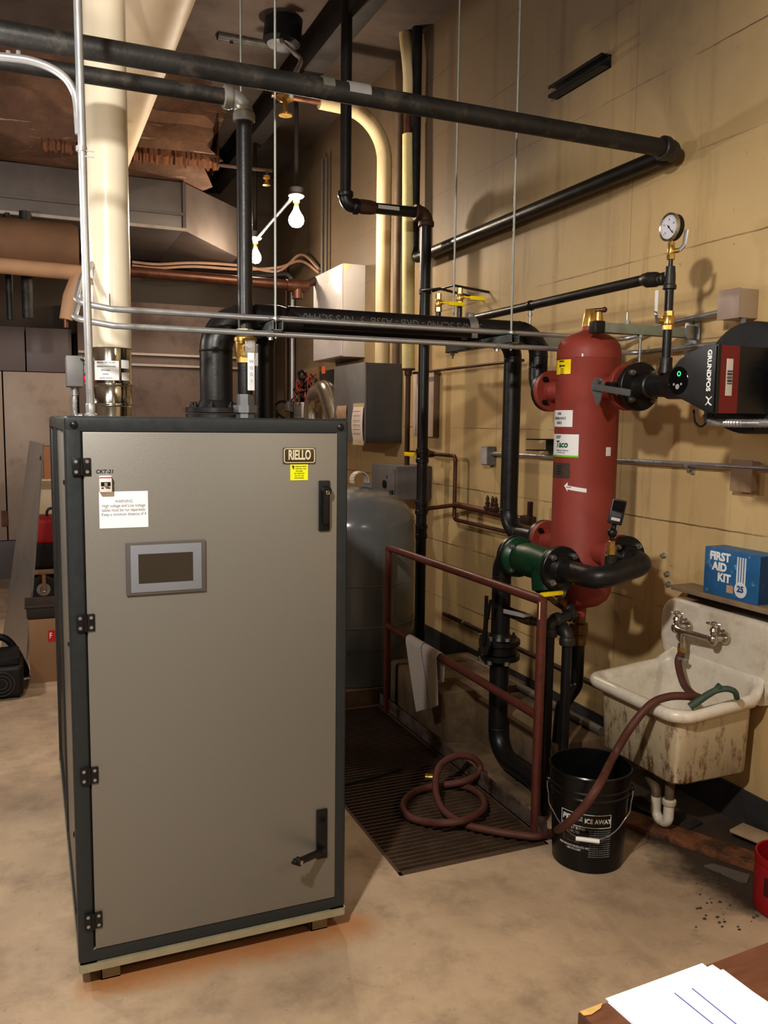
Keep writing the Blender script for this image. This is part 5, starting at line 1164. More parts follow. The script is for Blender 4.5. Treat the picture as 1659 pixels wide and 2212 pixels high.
# cream insulated pipes
ci = thing('insulated_pipe', 'cream insulated vertical pipe with a bare copper gap below its bent top', 'pipe', (2.58, 5.75, 2.03))
xs = 2.58
pts = [P(x, y, X=xs) for x, y in ((872, -330), (875, -60), (875, 30), (876, 75), (880, 115), (884, 160), (884, 205), (883, 240))]
obj('upper_jacket', MB().tube(spline(pts, 5), .046, 18), m_cream, ci)
obj('copper_pipe', MB().cyl(P(882, 225, X=xs), P(882, 300, X=xs), .032), m_copper, ci)
obj('lower_jacket', MB().cyl(P(883, 291, X=xs), P(882, 798, X=xs), .046, seg=22), mat('aged_cream_jacket', (206, 192, 140), .7, 0, .1, 14, .15, 60), ci)
a, b_ = P(882, 796, X=xs), P(888, 1010, X=xs)
bp_ = thing('branch_pipe', 'thin brown pipe running down below the cream insulated pipe', 'pipe', b_)
obj('cap', MB().lathe(a, -Z, [(.05, 0), (.05, .012), (.028, .016), (.026, .05), (.018, .055)], 18), m_rust, bp_)
obj('pipe', MB().cyl(a-V((0, 0, .03)), V((a.x, a.y, b_.z-.05)), .019), m_rust, bp_)
wz = P(885, 1030, X=xs).z
obj('valve_body', MB().ball((xs, a.y, wz), .036, (1, 1, 1.3)).cyl((xs, a.y, wz), (xs-.14, a.y-.02, wz), .022), m_rust, bp_)
obj('wheel', MB().lathe((xs-.15, a.y-.02, wz), -X, [(.044, -.006), (.05, 0), (.044, .006), (.038, 0)], 20, closed=True).cyl((xs-.15, a.y+.024, wz), (xs-.15, a.y-.064, wz), .006).cyl((xs-.15, a.y-.02, wz-.044), (xs-.15, a.y-.02, wz+.044), .006).cyl((xs-.14, a.y-.02, wz), (xs-.17, a.y-.02, wz), .01), mat('dark_red_wheel', (98, 34, 36), .5), bp_)
cy2 = 6.2; xs2 = 2.58; zt5 = P(800, 245, Y=cy2).z+.03
cc_ = thing('insulated_pipe', 'cream insulated pipe curving down from overhead beside the grey electrical box', 'pipe', (xs2, cy2, 2.1))
obj('jacket', MB().tube(fillet([(P(690, 215, Y=cy2).x, cy2, zt5), (xs2, cy2, zt5-.02), (xs2, cy2, P(830, 785, X=xs2).z)], .36, 12), .058, 20), m_cream, cc_)
xv = P(615, 215, Y=cy2).x
obj('copper_pipe', MB().tube([(xv-.1, cy2, zt5), (P(700, 215, Y=cy2).x, cy2, zt5)], .03, 14), m_copper, cc_)
obj('valve', MB().ball((xv, cy2, zt5), .055, (1.4, 1, 1)).cyl((xv, cy2, zt5), (xv, cy2-.02, zt5-.14), .02).lathe((xv, cy2-.02, zt5-.15), Z, [(.05, 0), (.05, .012)], 16), m_brass, cc_)
vc = P(857, 600, X=2.66)
single('wall_conduit', MB().cyl((2.66, vc.y, 2.02), (2.66, vc.y, 4.1), .028, seg=14), mat('sooty_conduit', (104, 88, 74), .6, .1, .15, 8), 'sooty vertical pipe between the two cream insulated pipes', 'pipe', (2.66, vc.y, 2.02))
single('thin_pipe', MB().cyl((2.62, 5.70, P(893, 806, X=2.62).z), (2.62, 4.2, P(893, 806, X=2.62).z+.0), .009, seg=8), m_rust, 'thin dark horizontal pipe crossing the wall at the whiteboard top', 'pipe', (2.62, 5.0, 2.0))
# copper branch with yellow valve and manifold
c0, c1, c2, c3 = P(888, 984, X=2.6), P(984, 985, X=2.6), P(985, 1123, X=2.6), P(1150, 1128, X=2.6)
cl = thing('copper_line', 'tarnished copper line stepping down the wall behind the black riser', 'pipe', c2)
obj('pipe', MB().tube(fillet([V((2.6, c0.y, c1.z)), c1, V((2.6, c1.y, c2.z)), V((2.6, 3.75, c2.z+.0))], .03), .013, 12), m_copper, cl)
vy = P(930, 983, X=2.59)
yv2 = thing('ball_valve', 'small grey valve with yellow lever beside the black riser pipe', 'valve', vy)
obj('body', MB().tube([(2.6, vy.y+.13, c1.z), (2.6, vy.y+.06, c1.z), (2.6, vy.y+.03, c1.z), (2.6, vy.y-.04, c1.z)], [.018, .024, .026, .018], 8), m_fit, yv2)
obj('lever', MB().box((2.40, vy.y-.13, c1.z-.014), (2.412, vy.y+.03, c1.z+.014), .004).box((2.405, vy.y+.0, c1.z-.01), (2.6, vy.y+.024, c1.z+.01)), mat('yellow_vinyl', (240, 210, 20)), yv2)
mf = thing('manifold', 'small old iron manifold with three upright cocks on the wall', 'pipe', P(1064, 1105, X=2.58))
mz = P(1064, 1106, X=2.58).z
obj('pipe', MB().cyl((2.52, 5.26, P(930, 1098, X=2.58).z), (2.58, 4.9, mz), .014).cyl((2.58, 4.9, mz), (2.58, 4.02, mz-.01), .02), m_copper, mf)
for px, py in ((1053, 1090), (1064, 1086), (1071, 1092)):
    c = P(px, py, X=2.57); obj('cock', MB().lathe((2.57, c.y, mz+.01), Z, [(.02, 0), (.024, .02), (.012, .03), (.016, .045), (.009, .05), (.011, .07), (.004, .085), (0, .09)], 12), m_rust, mf)
obj('bleeder', MB().box((2.55, 3.98, mz-.03), (2.6, 4.08, mz+.02), .008).cyl((2.58, 4.02, mz), (2.58, 4.02, mz+.1), .016), m_rust, mf)
# vent valves with yellow levers above the heating pipes
for px, py, yy, lab, nm in ((947, 668, LY, 'brass vent valve with yellow lever on the rear black heating pipe, by the riser', 0), (993, 650, LY+.0, 'brass vent valve with yellow lever, taller one nearer the red tank', 1)):
    c = P(px, py, Y=yy); zb = PZ+PR
    t = thing('vent_valve', lab, 'valve', (c.x, yy, zb), 'yellow lever vent valves')
    zc = P(px, 655 if nm == 0 else 643, Y=yy).z
    obj('nipple', MB().cyl((c.x, yy, zb-.004), (c.x, yy, zc-.035), .013), m_black, t)
    obj('body', MB().tube([(c.x, yy, zc-.04), (c.x, yy, zc-.02)], .017, 6).lathe((c.x, yy, zc-.022), Z, [(.013, 0), (.017, .008), (.017, .034), (.013, .04)], 14).tube([(c.x, yy, zc+.014), (c.x, yy, zc+.045)], .014, 6).cyl((c.x, yy, zc), (c.x+.01, yy-.03, zc), .009), m_brass, t)
    obj('lever', MB().box((c.x+.005, yy-.034, zc-.004), (c.x+.05, yy-.028, zc+.004)).box((c.x+.04, yy-.038, zc-.012), (c.x+.125, yy-.026, zc+.008), .004), mat('yellow_vinyl', (240, 210, 20)), t)

# ================================================================== ELECTRICAL GEAR ON THE FAR RIGHT WALL
EX0 = 2.396; ey0 = P(790, 957, X=EX0).y; ey1 = P(724, 955, X=EX0).y; ez0, ez1 = P(790, 957, X=EX0).z, P(790, 783, X=EX0).z
eb = thing('disconnect_box', 'dark grey electrical disconnect box with papers taped on its front', 'box', (2.55, (ey0+ey1)/2, ez0))
obj('case', MB().box((EX0, ey0, ez0), (XW, ey1, ez1), .006), m_darkgrey, eb)
obj('cover', MB().box((EX0-.012, ey0-.004, ez0-.004), (EX0+.002, ey1+.004, ez1+.004), .004), m_midgrey, eb)
def curl(x, y0, y1, z0, z1, amp, n=10):
    mbb = MB(); rows = []
    for i in range(n+1):
        t_ = i/n; rows.append([mbb.b.verts.new((x-.004-amp*math.sin(PI*t_), y0+(y1-y0)*j/3+.008*math.sin(PI*t_)*(j-1.5), z0+(z1-z0)*t_)) for j in range(4)])
    for i in range(n):
        for j in range(3): mbb.b.faces.new((rows[i][j], rows[i][j+1], rows[i+1][j+1], rows[i+1][j]))
    return mbb
n0, n1 = P(764, 955, X=EX0-.014), P(786, 875, X=EX0-.014)
nt = thing('paper_notice', 'long curled white paper notice taped to the grey disconnect box', 'paper', (EX0-.014, n0.y, n0.z))
obj('sheet', curl(EX0-.012, n1.y, n0.y, n0.z, n1.z, .014), mat('aged_paper', (224, 208, 196), .8, 0, .05), nt)
for z in (n0.z, n1.z): obj('tape', MB().box((EX0-.018, n1.y-.01, z-.02), (EX0-.0135, n0.y+.01, z+.015)), mat('masking_tape', (206, 186, 148), .6), nt)
for i in range(6): obj('printed_line', MB().box((EX0-.034, n1.y+.03, n1.z-.05-.035*i), (EX0-.0335, n0.y-.03, n1.z-.046-.035*i)), m_inkg, nt)
n0, n1 = P(729, 904, X=EX0-.014), P(749, 876, X=EX0-.014)
single('paper_notice', curl(EX0-.012, n1.y, n0.y, n0.z, n1.z, .006), mat('brown_paper', (190, 160, 134), .8, 0, .2, 20), 'small stained brown paper label on the grey disconnect box', 'paper', (EX0-.014, n0.y, n0.z))
WX0 = 2.496; wy0 = P(740, 770, X=WX0).y; wy1 = P(680, 772, X=WX0).y; wz0, wz1 = P(740, 770, X=WX0).z, P(740, 569, X=WX0).z
pn_ = thing('control_cabinet', 'tall pale grey control cabinet on the wall beneath the bare bulb', 'cabinet', (2.6, (wy0+wy1)/2, wz0))
obj('case', MB().box((WX0, wy0, wz0), (XW, wy1, wz1), .006), m_lgrey, pn_)
obj('door', MB().box((WX0-.014, wy0-.003, wz0+.006), (WX0, wy1+.003, wz1-.006), .004), mat('pale_door', (206, 202, 202), .25, .1, .03), pn_)
q = P(707, 602, X=WX0-.015); obj('label', MB().box((WX0-.0155, q.y-.03, q.z-.03), (WX0-.0138, q.y+.03, q.z+.035)), mat('tan_tag', (196, 166, 140), .5), pn_)
q = P(749, 572, Y=wy0); obj('yellow_tag', MB().box((q.x-.015, wy0-.002, q.z-.04), (q.x+.015, wy0, q.z+.01)), mat('pale_yellow', (226, 206, 130), .5), pn_)
# open wired board and black panel below
q0, q1 = P(650, 872, X=2.66), P(688, 797, X=2.66)
wb_ = thing('wiring_board', 'open board crowded with loose coloured wires below the control cabinet', 'electrical board', (2.68, (q0.y+q1.y)/2, q0.z))
obj('back_plate', MB().box((2.665, q1.y, q0.z), (XW, q0.y, q1.z+.02)), mat('board_tan', (132, 108, 84), .8, 0, .15), wb_)
mw = [mat('wire_red', (140, 52, 44), .5), mat('wire_black', (26, 24, 24), .5), mat('wire_brown', (100, 70, 56), .5)]
for k in range(3):
    wm = MB()
    for j in range(14):
        y = random.uniform(q1.y+.03, q0.y-.03); z = random.uniform(q0.z+.04, q1.z-.02)
        wm.tube(spline([(2.66, y, z), (2.62-random.random()*.06, y+random.uniform(-.1, .1), z+random.uniform(-.08, .06)), (2.61-random.random()*.05, y+random.uniform(-.15, .15), z-random.uniform(0, .12)), (2.66, y+random.uniform(-.15, .15), z-random.uniform(.05, .2))], 5), .008, 6)
    o = obj('wires', wm, mw[k], wb_); o['kind'] = 'stuff'
for k in range(6):
    y = q1.y+(q0.y-q1.y)*(.15+.14*k); zz = q0.z+(q1.z-q0.z)*(.3+.12*(k % 4)); obj('relay', MB().box((2.60, y-.03, zz-.03), (2.666, y+.03, zz+.04), .005), m_blackp, wb_)
q0, q1 = P(690, 872, X=2.50), P(722, 797, X=2.50)
bp2 = thing('black_cabinet', 'open black metal control housing between the wiring board and grey disconnect box', 'box', (2.6, q1.y, q0.z))
obj('case', MB().box((2.50, q1.y-.06, q0.z), (XW, q0.y, q1.z), .006), mat('gloss_black_metal', (30, 28, 30), .3, .1, .1), bp2)
q = P(699, 800, X=2.498); obj('orange_tag', MB().box((2.494, q.y-.04, q.z-.03), (2.5, q.y+.04, q.z+.035)), mat('orange_tag', (206, 104, 60), .5), bp2)
q = P(690, 875, X=2.42)
ce = thing('flue_elbow', 'shiny bent sheet metal elbow in front of the wiring board', 'duct', (2.45, q.y, q.z-.2))
obj('elbow', MB().tube(fillet([(2.44, q.y+.24, q.z-.16), (2.44, q.y+.24, q.z+.10), (2.44, q.y-.15, q.z+.14), (2.44, q.y-.42, q.z-.16)], .2, 8), .09, 20), mat('bright_sheet', (196, 186, 172), .22, .9, .08), ce)
for px, py, w_, h_, lab in ((628, 878, .09, .12, 'small dark outlet box on the wall behind the boiler top, by the thin brown conduit'), (652, 886, .14, .16, 'pale grey outlet box on the wall beside the bent metal elbow')):
    c = P(px, py, X=2.62); o = thing('outlet_box', lab, 'box', c)
    obj('box', MB().box((2.58, c.y-w_, c.z-h_/2), (XW, c.y+w_, c.z+h_/2), .006), m_lgrey if px == 652 else m_darkgrey, o)
    obj('cover', MB().box((2.572, c.y-w_*.9, c.z-h_*.4), (2.58, c.y+w_*.9, c.z+h_*.4), .003), m_midgrey, o)
c = P(593, 885, X=2.5); single('plug_cord', MB().tube(spline([c+V((.15, 0, -.12)), c+V((.02, 0, -.03)), c+V((0, 0, .04)), c+V((.05, -.1, .09)), c+V((.1, -.25, .05)), c+V((.12, -.25, -.1))], 6), .014, 8).box(c+V((-.04, -.05, -.1)), c+V((.03, .05, 0)), .01), m_blackp, 'black plug and looping cord hanging behind the boiler top', 'cord', c)
c0, c1 = P(897, 942, X=2.68), P(944, 798, X=2.68)
wbd = thing('whiteboard', 'stained pale board leaning on the wall behind the black riser pipe', 'board', (2.68, (c0.y+c1.y)/2, c0.z))
obj('panel', MB().box((2.655, c1.y, c0.z), (2.69, c0.y, c1.z), .006), mat('stained_board', (204, 184, 172), .5, 0, .06, 5, dirt=((150, 128, 112), .6, .8, 8)), wbd)
obj('edge', MB().box((2.654, c1.y-.012, c0.z), (2.698, c1.y, c1.z), .003), mat('board_edge', (120, 98, 76), .6), wbd)
c0 = P(840, 1035, X=2.42)
cb2 = thing('control_box', 'grey control box with a small dial behind the expansion tank top', 'box', (2.55, c0.y, c0.z-.1))
obj('case', MB().box((2.42, c0.y-.14, c0.z-.14), (XW, c0.y+.34, c0.z+.10), .008), m_midgrey, cb2)
obj('cover', MB().box((2.412, c0.y-.12, c0.z-.12), (2.42, c0.y+.32, c0.z+.08), .004), m_midgrey, cb2)
obj('dial', MB().lathe((2.412, c0.y+.05, c0.z-.04), -X, [(.03, 0), (.03, .012), (0, .014)], 16), m_blackp, cb2)
# thin conduits on the far wall
def rises(pxs, lab, x, y0, y1, r, m, nm='wall_conduit'):
    a = P(pxs, y0, X=x); z1 = P(pxs, y1, X=x).z
    return single(nm, MB().cyl((x, a.y, z1), (x, a.y, a.z), r, seg=10), m, lab, 'conduit', (x, a.y, z1))
rises(697, 'left one of two thin dark conduits above the control cabinet', 2.66, 345, 596, .016, m_cable)
rises(706, 'right one of two thin dark conduits above the control cabinet', 2.66, 340, 592, .014, m_cable)
rises(618, 'thin brown conduit down the far wall corner to the dark outlet box', 2.66, 575, 866, .02, m_rust)
a = P(632, 640, X=2.66)
single('wall_conduit', MB().tube(fillet([(2.3, a.y+.5, P(632, 588, X=2.66).z), (2.66, a.y, P(632, 590, X=2.66).z), (2.66, a.y, P(634, 880, X=2.66).z)], .12), .022, 10), m_emt, 'shiny bent conduit down the far wall beside the control cabinet', 'conduit', (2.66, a.y, 1.7))
# ================================================================== OVERHEAD DUCTS AND FAR ROOM
du = thing('duct', 'brown paper insulated duct with torn fibreglass end high under the ceiling', 'duct', (0, 7.6, 3.7))
def insul():
    m, t, b, co = base_mat('brown_paper_insulation')
    n = t.noise(co, 2.2, 8, .7); n2 = t.noise(co, 5, 6, .6, (.5, 1, 6))
    c = t.ramp(n, [(.3, lin((80, 60, 48))), (.55, lin((112, 84, 66))), (.75, lin((138, 108, 86)))])
    c = t.mix(t.ramp(n2, [(.64, BK), (.68, (.8,)*3)]), c, lin((170, 150, 132)))
    t.ln(c, b.inputs['Base Color']); b.inputs['Roughness'].default_value = .8
    bu = t.new('ShaderNodeBump'); bu.inputs['Strength'].default_value = .6; bu.inputs['Distance'].default_value = .05; t.ln(n, bu.inputs['Height']); t.ln(bu.outputs[0], b.inputs['Normal']); return m
m_ins = insul()
xe = P(462, 340, Y=7.1).x
jb = MB(); NX, prof_ = 26, [(7.1, 4.41), (7.09, 4.15), (7.07, 4.06), (7.1, 3.98), (7.08, 3.85), (7.11, 3.74), (7.18, 3.70), (7.7, 3.70), (8.3, 3.70), (8.3, 4.41)]
rows = []
for i in range(NX+1):
    x = -3.9+(xe+3.9)*i/NX
    rows.append([jb.b.verts.new((x+(random.uniform(-.08, .12) if i == NX else 0), y+random.uniform(-.015, .015), min(z+random.uniform(-.018, .018), 4.415))) for y, z in prof_])
for i in range(NX):
    for j in range(len(prof_)-1): jb.b.faces.new((rows[i][j], rows[i][j+1], rows[i+1][j+1], rows[i+1][j]))
jb.b.faces.new(rows[0]); jb.b.faces.new(rows[-1][::-1])
obj('jacket', jb, m_ins, du)
tn_ = MB()
def ragged(p0, p1, top, lo, hi, n=70, th=.03):
    lo_v = []; up_v = []
    for k in range(n+1):
        t_ = k/n; p = V(p0).lerp(V(p1), t_); zb = lo+(hi-lo)*(.5+.5*math.sin(k*1.7)*math.sin(k*.37+1))*random.uniform(.6, 1.0)
        o_ = random.uniform(-.012, .012); up_v.append(tn_.b.verts.new((p.x, p.y+.01, top))); lo_v.append((tn_.b.verts.new((p.x, p.y-th+o_, (top+zb)/2+random.uniform(-.01, .01))), tn_.b.verts.new((p.x, p.y+o_, zb))))
    for k in range(n):
        tn_.b.faces.new((up_v[k], up_v[k+1], lo_v[k+1][0], lo_v[k][0])); tn_.b.faces.new((lo_v[k][0], lo_v[k+1][0], lo_v[k+1][1], lo_v[k][1]))
ragged((xe-1.3, 7.12, 0), (xe+.04, 7.08, 0), 3.78, 3.64, 3.70, 110, .02)
ragged((xe+.03, 7.05, 0), (xe+.1, 8.2, 0), 4.1, 3.69, 3.78, 40)
o = obj('torn_lining', tn_, mat('fibreglass', (122, 84, 62), .95, 0, .25, 18, .6, 60), du); o['kind'] = 'stuff'
sd = thing('duct', 'grey sheet metal duct with a flared end below the insulated duct', 'duct', (0, 8.4, 3.3))
sx1 = P(398, 480, Y=7.62).x; sz0 = 3.28; sx2 = P(505, 520, Y=8.3).x
obj('trunk', MB().box((-3.9, 7.62, sz0), (sx1, 9.2, 3.68), .004), m_duct, sd)
fl_ = MB(); v_ = [V((sx1, 7.62, sz0)), V((sx1, 7.62, 3.68)), V((sx2+.05, 8.35, 3.69)), V((sx2+.05, 8.35, sz0-.05)), V((sx1, 9.2, sz0)), V((sx1, 9.2, 3.68)), V((sx2+.05, 9.4, 3.69)), V((sx2+.05, 9.4, sz0-.08))]
vv = [fl_.b.verts.new(p) for p in v_]
for f in ((0, 1, 2, 3), (4, 5, 6, 7), (1, 2, 6, 5), (0, 3, 7, 4), (2, 3, 7, 6)): fl_.b.faces.new([vv[i] for i in f])
obj('flare', fl_, mat('sheet_metal_light', (116, 107, 102), .45, .35, .1, 5), sd)
for z in (sz0+.13,): obj('flange', MB().box((-3.9, 7.60, z-.012), (sx1+.01, 7.622, z+.012)), m_duct, sd)
obj('flange', MB().box((-3.9, 7.598, sz0-.01), (sx1+.02, 7.63, sz0+.016)), mat('flange_light', (160, 150, 142), .4, .5), sd)
obj('seam', MB().box((sx1-.014, 7.60, sz0), (sx1+.014, 7.63, 3.68)), m_duct, sd)
wd_ = thing('round_duct', 'big cream round duct running overhead away behind the white flue', 'duct', (.62, 5, 3.6))
obj('tube', MB().cyl((.625, -.5, 3.62), (.625, 7.04, 3.62), .155, seg=40), mat('duct_cream', (226, 208, 180), .55, 0, .08, 2.5, .12, 10, dirt=((190, 160, 130), .55, .75, 3)), wd_)
ah = thing('air_handler', 'large grey beige sheet metal air handler casing against the far wall', 'air handler', (-1.4, 9.6, 0))
ay = 9.42; tz = P(80, 708, Y=ay).z; pz = P(80, 803, Y=ay).z; bz = P(80, 1166, Y=ay).z; ax1 = P(160, 900, Y=ay).x
obj('base', MB().box((-3.9, ay, 0), (ax1, YBK-.01, bz), .004), mat('casing_grey', (108, 102, 104), .5, .1, .1, 3), ah)
xsp = [-3.9, -2.3, -1.1, P(8, 900, Y=ay).x, ax1]
for i in range(4): obj('lower_panel', MB().box((xsp[i]+.006, ay-.01, bz+.008), (xsp[i+1]-.006, YBK-.01, pz-.006), .004), mat('casing_beige', (172, 156, 144), .45, .1, .06, 3, dirt=((146, 130, 120), .55, .75, 3)), ah)
xsp[3] = P(55, 750, Y=ay).x
for i in range(4): obj('upper_panel', MB().box((xsp[i]+.006, ay-.006, pz), (xsp[i+1]-.006, YBK-.01, tz), .004), mat('casing_purple_grey', (112, 102, 104), .5, .1, .08, 3), ah)
q = P(10, 1120, Y=ay-.01); obj('latch', MB().box((q.x-.03, ay-.03, q.z-.08), (q.x+.03, ay-.008, q.z+.08)), m_copper, ah)
ry = 9.1
bkx0, bkx1 = P(288, 900, Y=9.3).x, P(560, 900, Y=9.3).x
pc2 = thing('plenum', 'sooty brown sheet metal plenum against the far wall behind the boiler', 'duct', ((bkx0+bkx1)/2, 9.5, 0))
obj('casing', MB().box((ax1+.05, 9.32, 0), (bkx1, YBK-.01, P(350, 655, Y=9.3).z), .004), mat('plenum_brown', (120, 102, 94), .55, .1, .15, 2, dirt=((74, 60, 54), .5, .75, 2.2)), pc2)
for py in (767, 790): obj('ledge', MB().box((ax1+.05, 9.27, P(350, py, Y=9.3).z-.012), (bkx1, 9.32, P(350, py, Y=9.3).z+.012)), mat('flange_light', (160, 150, 142)), pc2)
ip = thing('insulated_pipe', 'tan insulated pipe with a dropping elbow in the far left of the room', 'pipe', (-1, 7.0, 2.5))
e = P(176, 590, Y=7.0); q1 = P(150, 640, Y=6.95); q2 = P(134, 690, Y=6.95)
m_tanp = mat('tan_jacket', (190, 156, 126), .7, 0, .1, 6, .1, 30)
obj('jacket', MB().cyl((-3.9, 7.0, P(20, 572, Y=7.0).z+.06), (e.x, 7.0, e.z), .058, seg=18), m_tanp, ip)
obj('drop', MB().tube(fillet([(e.x-.02, 7.0, e.z), q1, V((q1.x-.03, 6.95, q2.z))], .06, 5), .048, 16), m_tanp, ip)
obj('tip', MB().cyl((q1.x-.03, 6.95, q2.z-.06), (q1.x-.03, 6.95, q2.z), .02), m_copper, ip)
bp3 = thing('large_pipe', 'big tan insulated header pipe ending in the dark left background', 'pipe', (-1, 7.35, 2.9))
xh = P(168, 540, Y=7.35).x
obj('jacket', MB().lathe((-3.9, 7.35, P(100, 535, Y=7.35).z), X, [(0, 0), (.2, 0), (.2, xh+3.85), (.18, xh+3.9), (0, xh+3.9)], 32), mat('tan_jacket_dark', (112, 86, 66), .75, 0, .2, 3), bp3)
for px in (58, 20):
    c = P(px, 600, Y=7.6); single('hanging_pipe', MB().cyl((c.x, 7.62 if px == 20 else 7.5, P(px, 690, Y=7.6).z), (c.x, 7.62 if px == 20 else 7.5, sz0), .045 if px == 58 else .03, seg=14), m_blackold, {58: 'thicker dark vertical pipe hanging in the far left background', 20: 'thinner dark vertical pipe hanging in the far left background'}[px], 'pipe', (c.x, 7.5, 2.2))
cpp = thing('copper_pipe', 'long tarnished copper pipe crossing the far room to a tee by the control cabinet', 'pipe', (1.5, 7.55, 2.85))
tx = P(642, 622, Y=7.55).x; cpz = P(560, 610, Y=7.55).z
obj('pipe', MB().cyl((.6, 7.55, cpz+.01), (tx-.04, 7.55, cpz-.005), .045, seg=18), m_copper, cpp)
obj('tee', MB().tube([(tx-.1, 7.55, cpz-.005), (tx-.06, 7.55, cpz-.005), (tx+.06, 7.55, cpz-.005), (tx+.1, 7.55, cpz)], [.055, .06, .06, .05], 16).cyl((tx, 7.55, cpz), (tx, 7.55, cpz-.12), .05), m_copper, cpp)
obj('branch', MB().tube([(tx+.05, 7.55, cpz), (2.48, 7.60, cpz+.06)], .04, 14), m_rust, cpp)
for k, (y0, y1, lab) in enumerate(((566, 572, 'upper loose cable strung across the far dark ceiling space'), (574, 580, 'lower loose cable strung across the far dark ceiling space'))):
    pts = [P(285, y0, Y=8.6), P(340, y0+5, Y=8.6), P(420, y0+2, Y=8.6), P(520, y1+2, Y=8.6), P(600, y1+14-16*k, Y=8.5), P(650, y1-22+6*k, Y=8.4), P(690, y1+10, Y=8.0)]
    single('loose_cable', MB().tube(spline(pts, 6), .014, 6), mat('dusty_cable', (150, 122, 104), .7), lab, 'cable', pts[3])
# far overhead clutter
oc = thing('overhead_pipe', 'dark pipe with hanger rods crossing high over the middle of the room', 'pipe', (1.8, 6.4, 4.2))
a, b_ = P(470, 70, Y=6.4), P(712, 112, Y=6.4)
obj('pipe', MB().cyl(a, b_, .05, seg=16), m_blackold, oc)
for px in (500, 660): c = P(px, 80, Y=6.4); obj('hanger_rod', MB().cyl((c.x, 6.4, c.z-.05), (c.x, 6.4, ZC), .012), m_rust, oc)
um = thing('motor_housing', 'dark blue grey motor housing hanging from the ceiling', 'motor', (1.8, 6.0, 4.1))
c = P(607, 42, Y=6.0)
obj('body', MB().lathe(c+V((0, 0, -.18)), V((.12, 0, 1)), [(0, 0), (.10, .005), (.13, .03), (.13, .24), (.10, .27), (.10, ZC-c.z+.18)], 24), mat('motor_blue', (44, 48, 58), .45, .2, .1), um)
obj('end_ring', MB().lathe(c+V((.0, 0, .06)), V((.12, 0, 1)), [(.132, 0), (.14, .004), (.14, .03), (.132, .034)], 24, closed=True), m_fit, um)
obj('bent_conduit', MB().tube(fillet([P(603, 60, Y=5.95), P(610, 92, Y=5.9), P(652, 128, Y=5.9), P(634, 166, Y=5.9), P(628, 210, Y=6.0)], .03, 4), .017, 10), m_emt, um)
sp1 = P(576, 380, Y=7.0)
spk = thing('sprinkler_line', 'thin sprinkler pipe with one brass head in the dark overhead space', 'pipe', sp1)
obj('pipe', MB().cyl(P(470, 356, Y=7.0), P(588, 368, Y=7.0), .014, seg=10).cyl(P(577, 366, Y=7.0), sp1, .012, seg=8), m_rust, spk)
obj('head', MB().lathe(sp1, -Z, [(.03, 0), (.03, .02), (.012, .03), (.03, .07), (.034, .075), (0, .08)], 12), m_brass, spk)
# lamp beam and bare bulbs
lbz = 3.34
m_por = mat('porcelain', (236, 226, 204), .25, 0, .02)
bulbs = []
for px, py, yy, s_, lab in ((640, 450, 6.32, 1.0, 'lit bare bulb in a white porcelain holder above the pale control cabinet'), (552, 546, 7.9, .9, 'lit bare bulb half hidden behind the black drop pipe')):
    c = P(px, py, Y=yy); c = V((c.x, yy, lbz))
    t = thing('bare_bulb', lab, 'lamp', c)
    obj('ceiling_box', MB().lathe(c, Z, [(0, 0), (.055, 0), (.055, .05), (.016, .055), (.016, ZC-lbz)], 20), m_beam, t)
    obj('holder', MB().lathe(c, -Z, [(0, -.0), (.058, 0), (.06, .008), (.05, .02), (.026, .03), (.024, .055), (0, .055)], 24), m_por, t)
    obj('socket', MB().lathe(c+V((0, 0, -.05)), -Z, [(.017, 0), (.019, .03), (.016, .05)], 16), m_brass, t)
    bl_ = [(.015, 0), (.018, .02), (.033, .05), (.046, .075), (.05, .1), (.045, .125), (.03, .145), (0, .154)]
    o = obj('bulb', MB().lathe(c+V((0, 0, -.085)), -Z, [(r*1.18*s_, h) for r, h in bl_], 24), mat('glowing_glass', (255, 226, 186), .3, 0, 0, 5, emit=38), t)
    bulbs.append(c+V((0, 0, -.19)))
single('lamp_conduit', MB().cyl(bulbs[0]+V((-.03, .05, .165)), bulbs[1]+V((0, -.05, .165)), .014, seg=10), m_emt, 'straight thin conduit linking the two bare bulb holders', 'conduit', bulbs[0])
# ================================================================== CLUTTER BEYOND THE BOILER, LEFT
q = [P(64, 952, Y=6.45), P(92, 959, Y=5.85), P(55, 1440, Z=.004), P(2, 1400, Z=.004)]
lp_ = thing('metal_sheet', 'loose champagne metal boiler panel leaning upright on the floor in the background', 'panel', (q[2]+q[3])/2)
nn = (q[1]-q[0]).cross(q[3]-q[0]).normalized()
nn = -nn if nn.x < 0 else nn
obj('sheet', MB().prism(q, nn, .012), mat('reflective_panel', (176, 172, 168), .3, .7, .03), lp_)
for t_ in (.06, .75): c = q[1].lerp(q[2], t_)+nn*.012; obj('stud', MB().lathe(c-V((.02, -.04, 0)), nn, [(.016, 0), (.016, .012), (0, .014)], 10), m_blackp, lp_)
c = P(66, 1477, Z=0)
cbx = thing('cardboard_box', 'tall brown cardboard box with a red sticker behind the leaning panel', 'box', (c.x+.2, c.y+.15, 0))
ch = .40; m_card = mat('cardboard', (150, 116, 86), .8, 0, .08, 4)
obj('carton', MB().box((c.x, c.y, 0), (c.x+.42, c.y+.30, ch), .004), m_card, cbx)
obj('flap_seam', MB().box((c.x+.0, c.y+.148, ch), (c.x+.42, c.y+.152, ch+.002)), mat('dark_seam', (96, 72, 54), .8), cbx)
s0, s1 = P(104, 1386, Y=c.y-.002), P(130, 1360, Y=c.y-.002)
st_ = obj('sticker', MB().box((s0.x, c.y-.002, s0.z), (s1.x, c.y, s1.z)), mat('red_sticker', (190, 44, 48), .5), cbx)
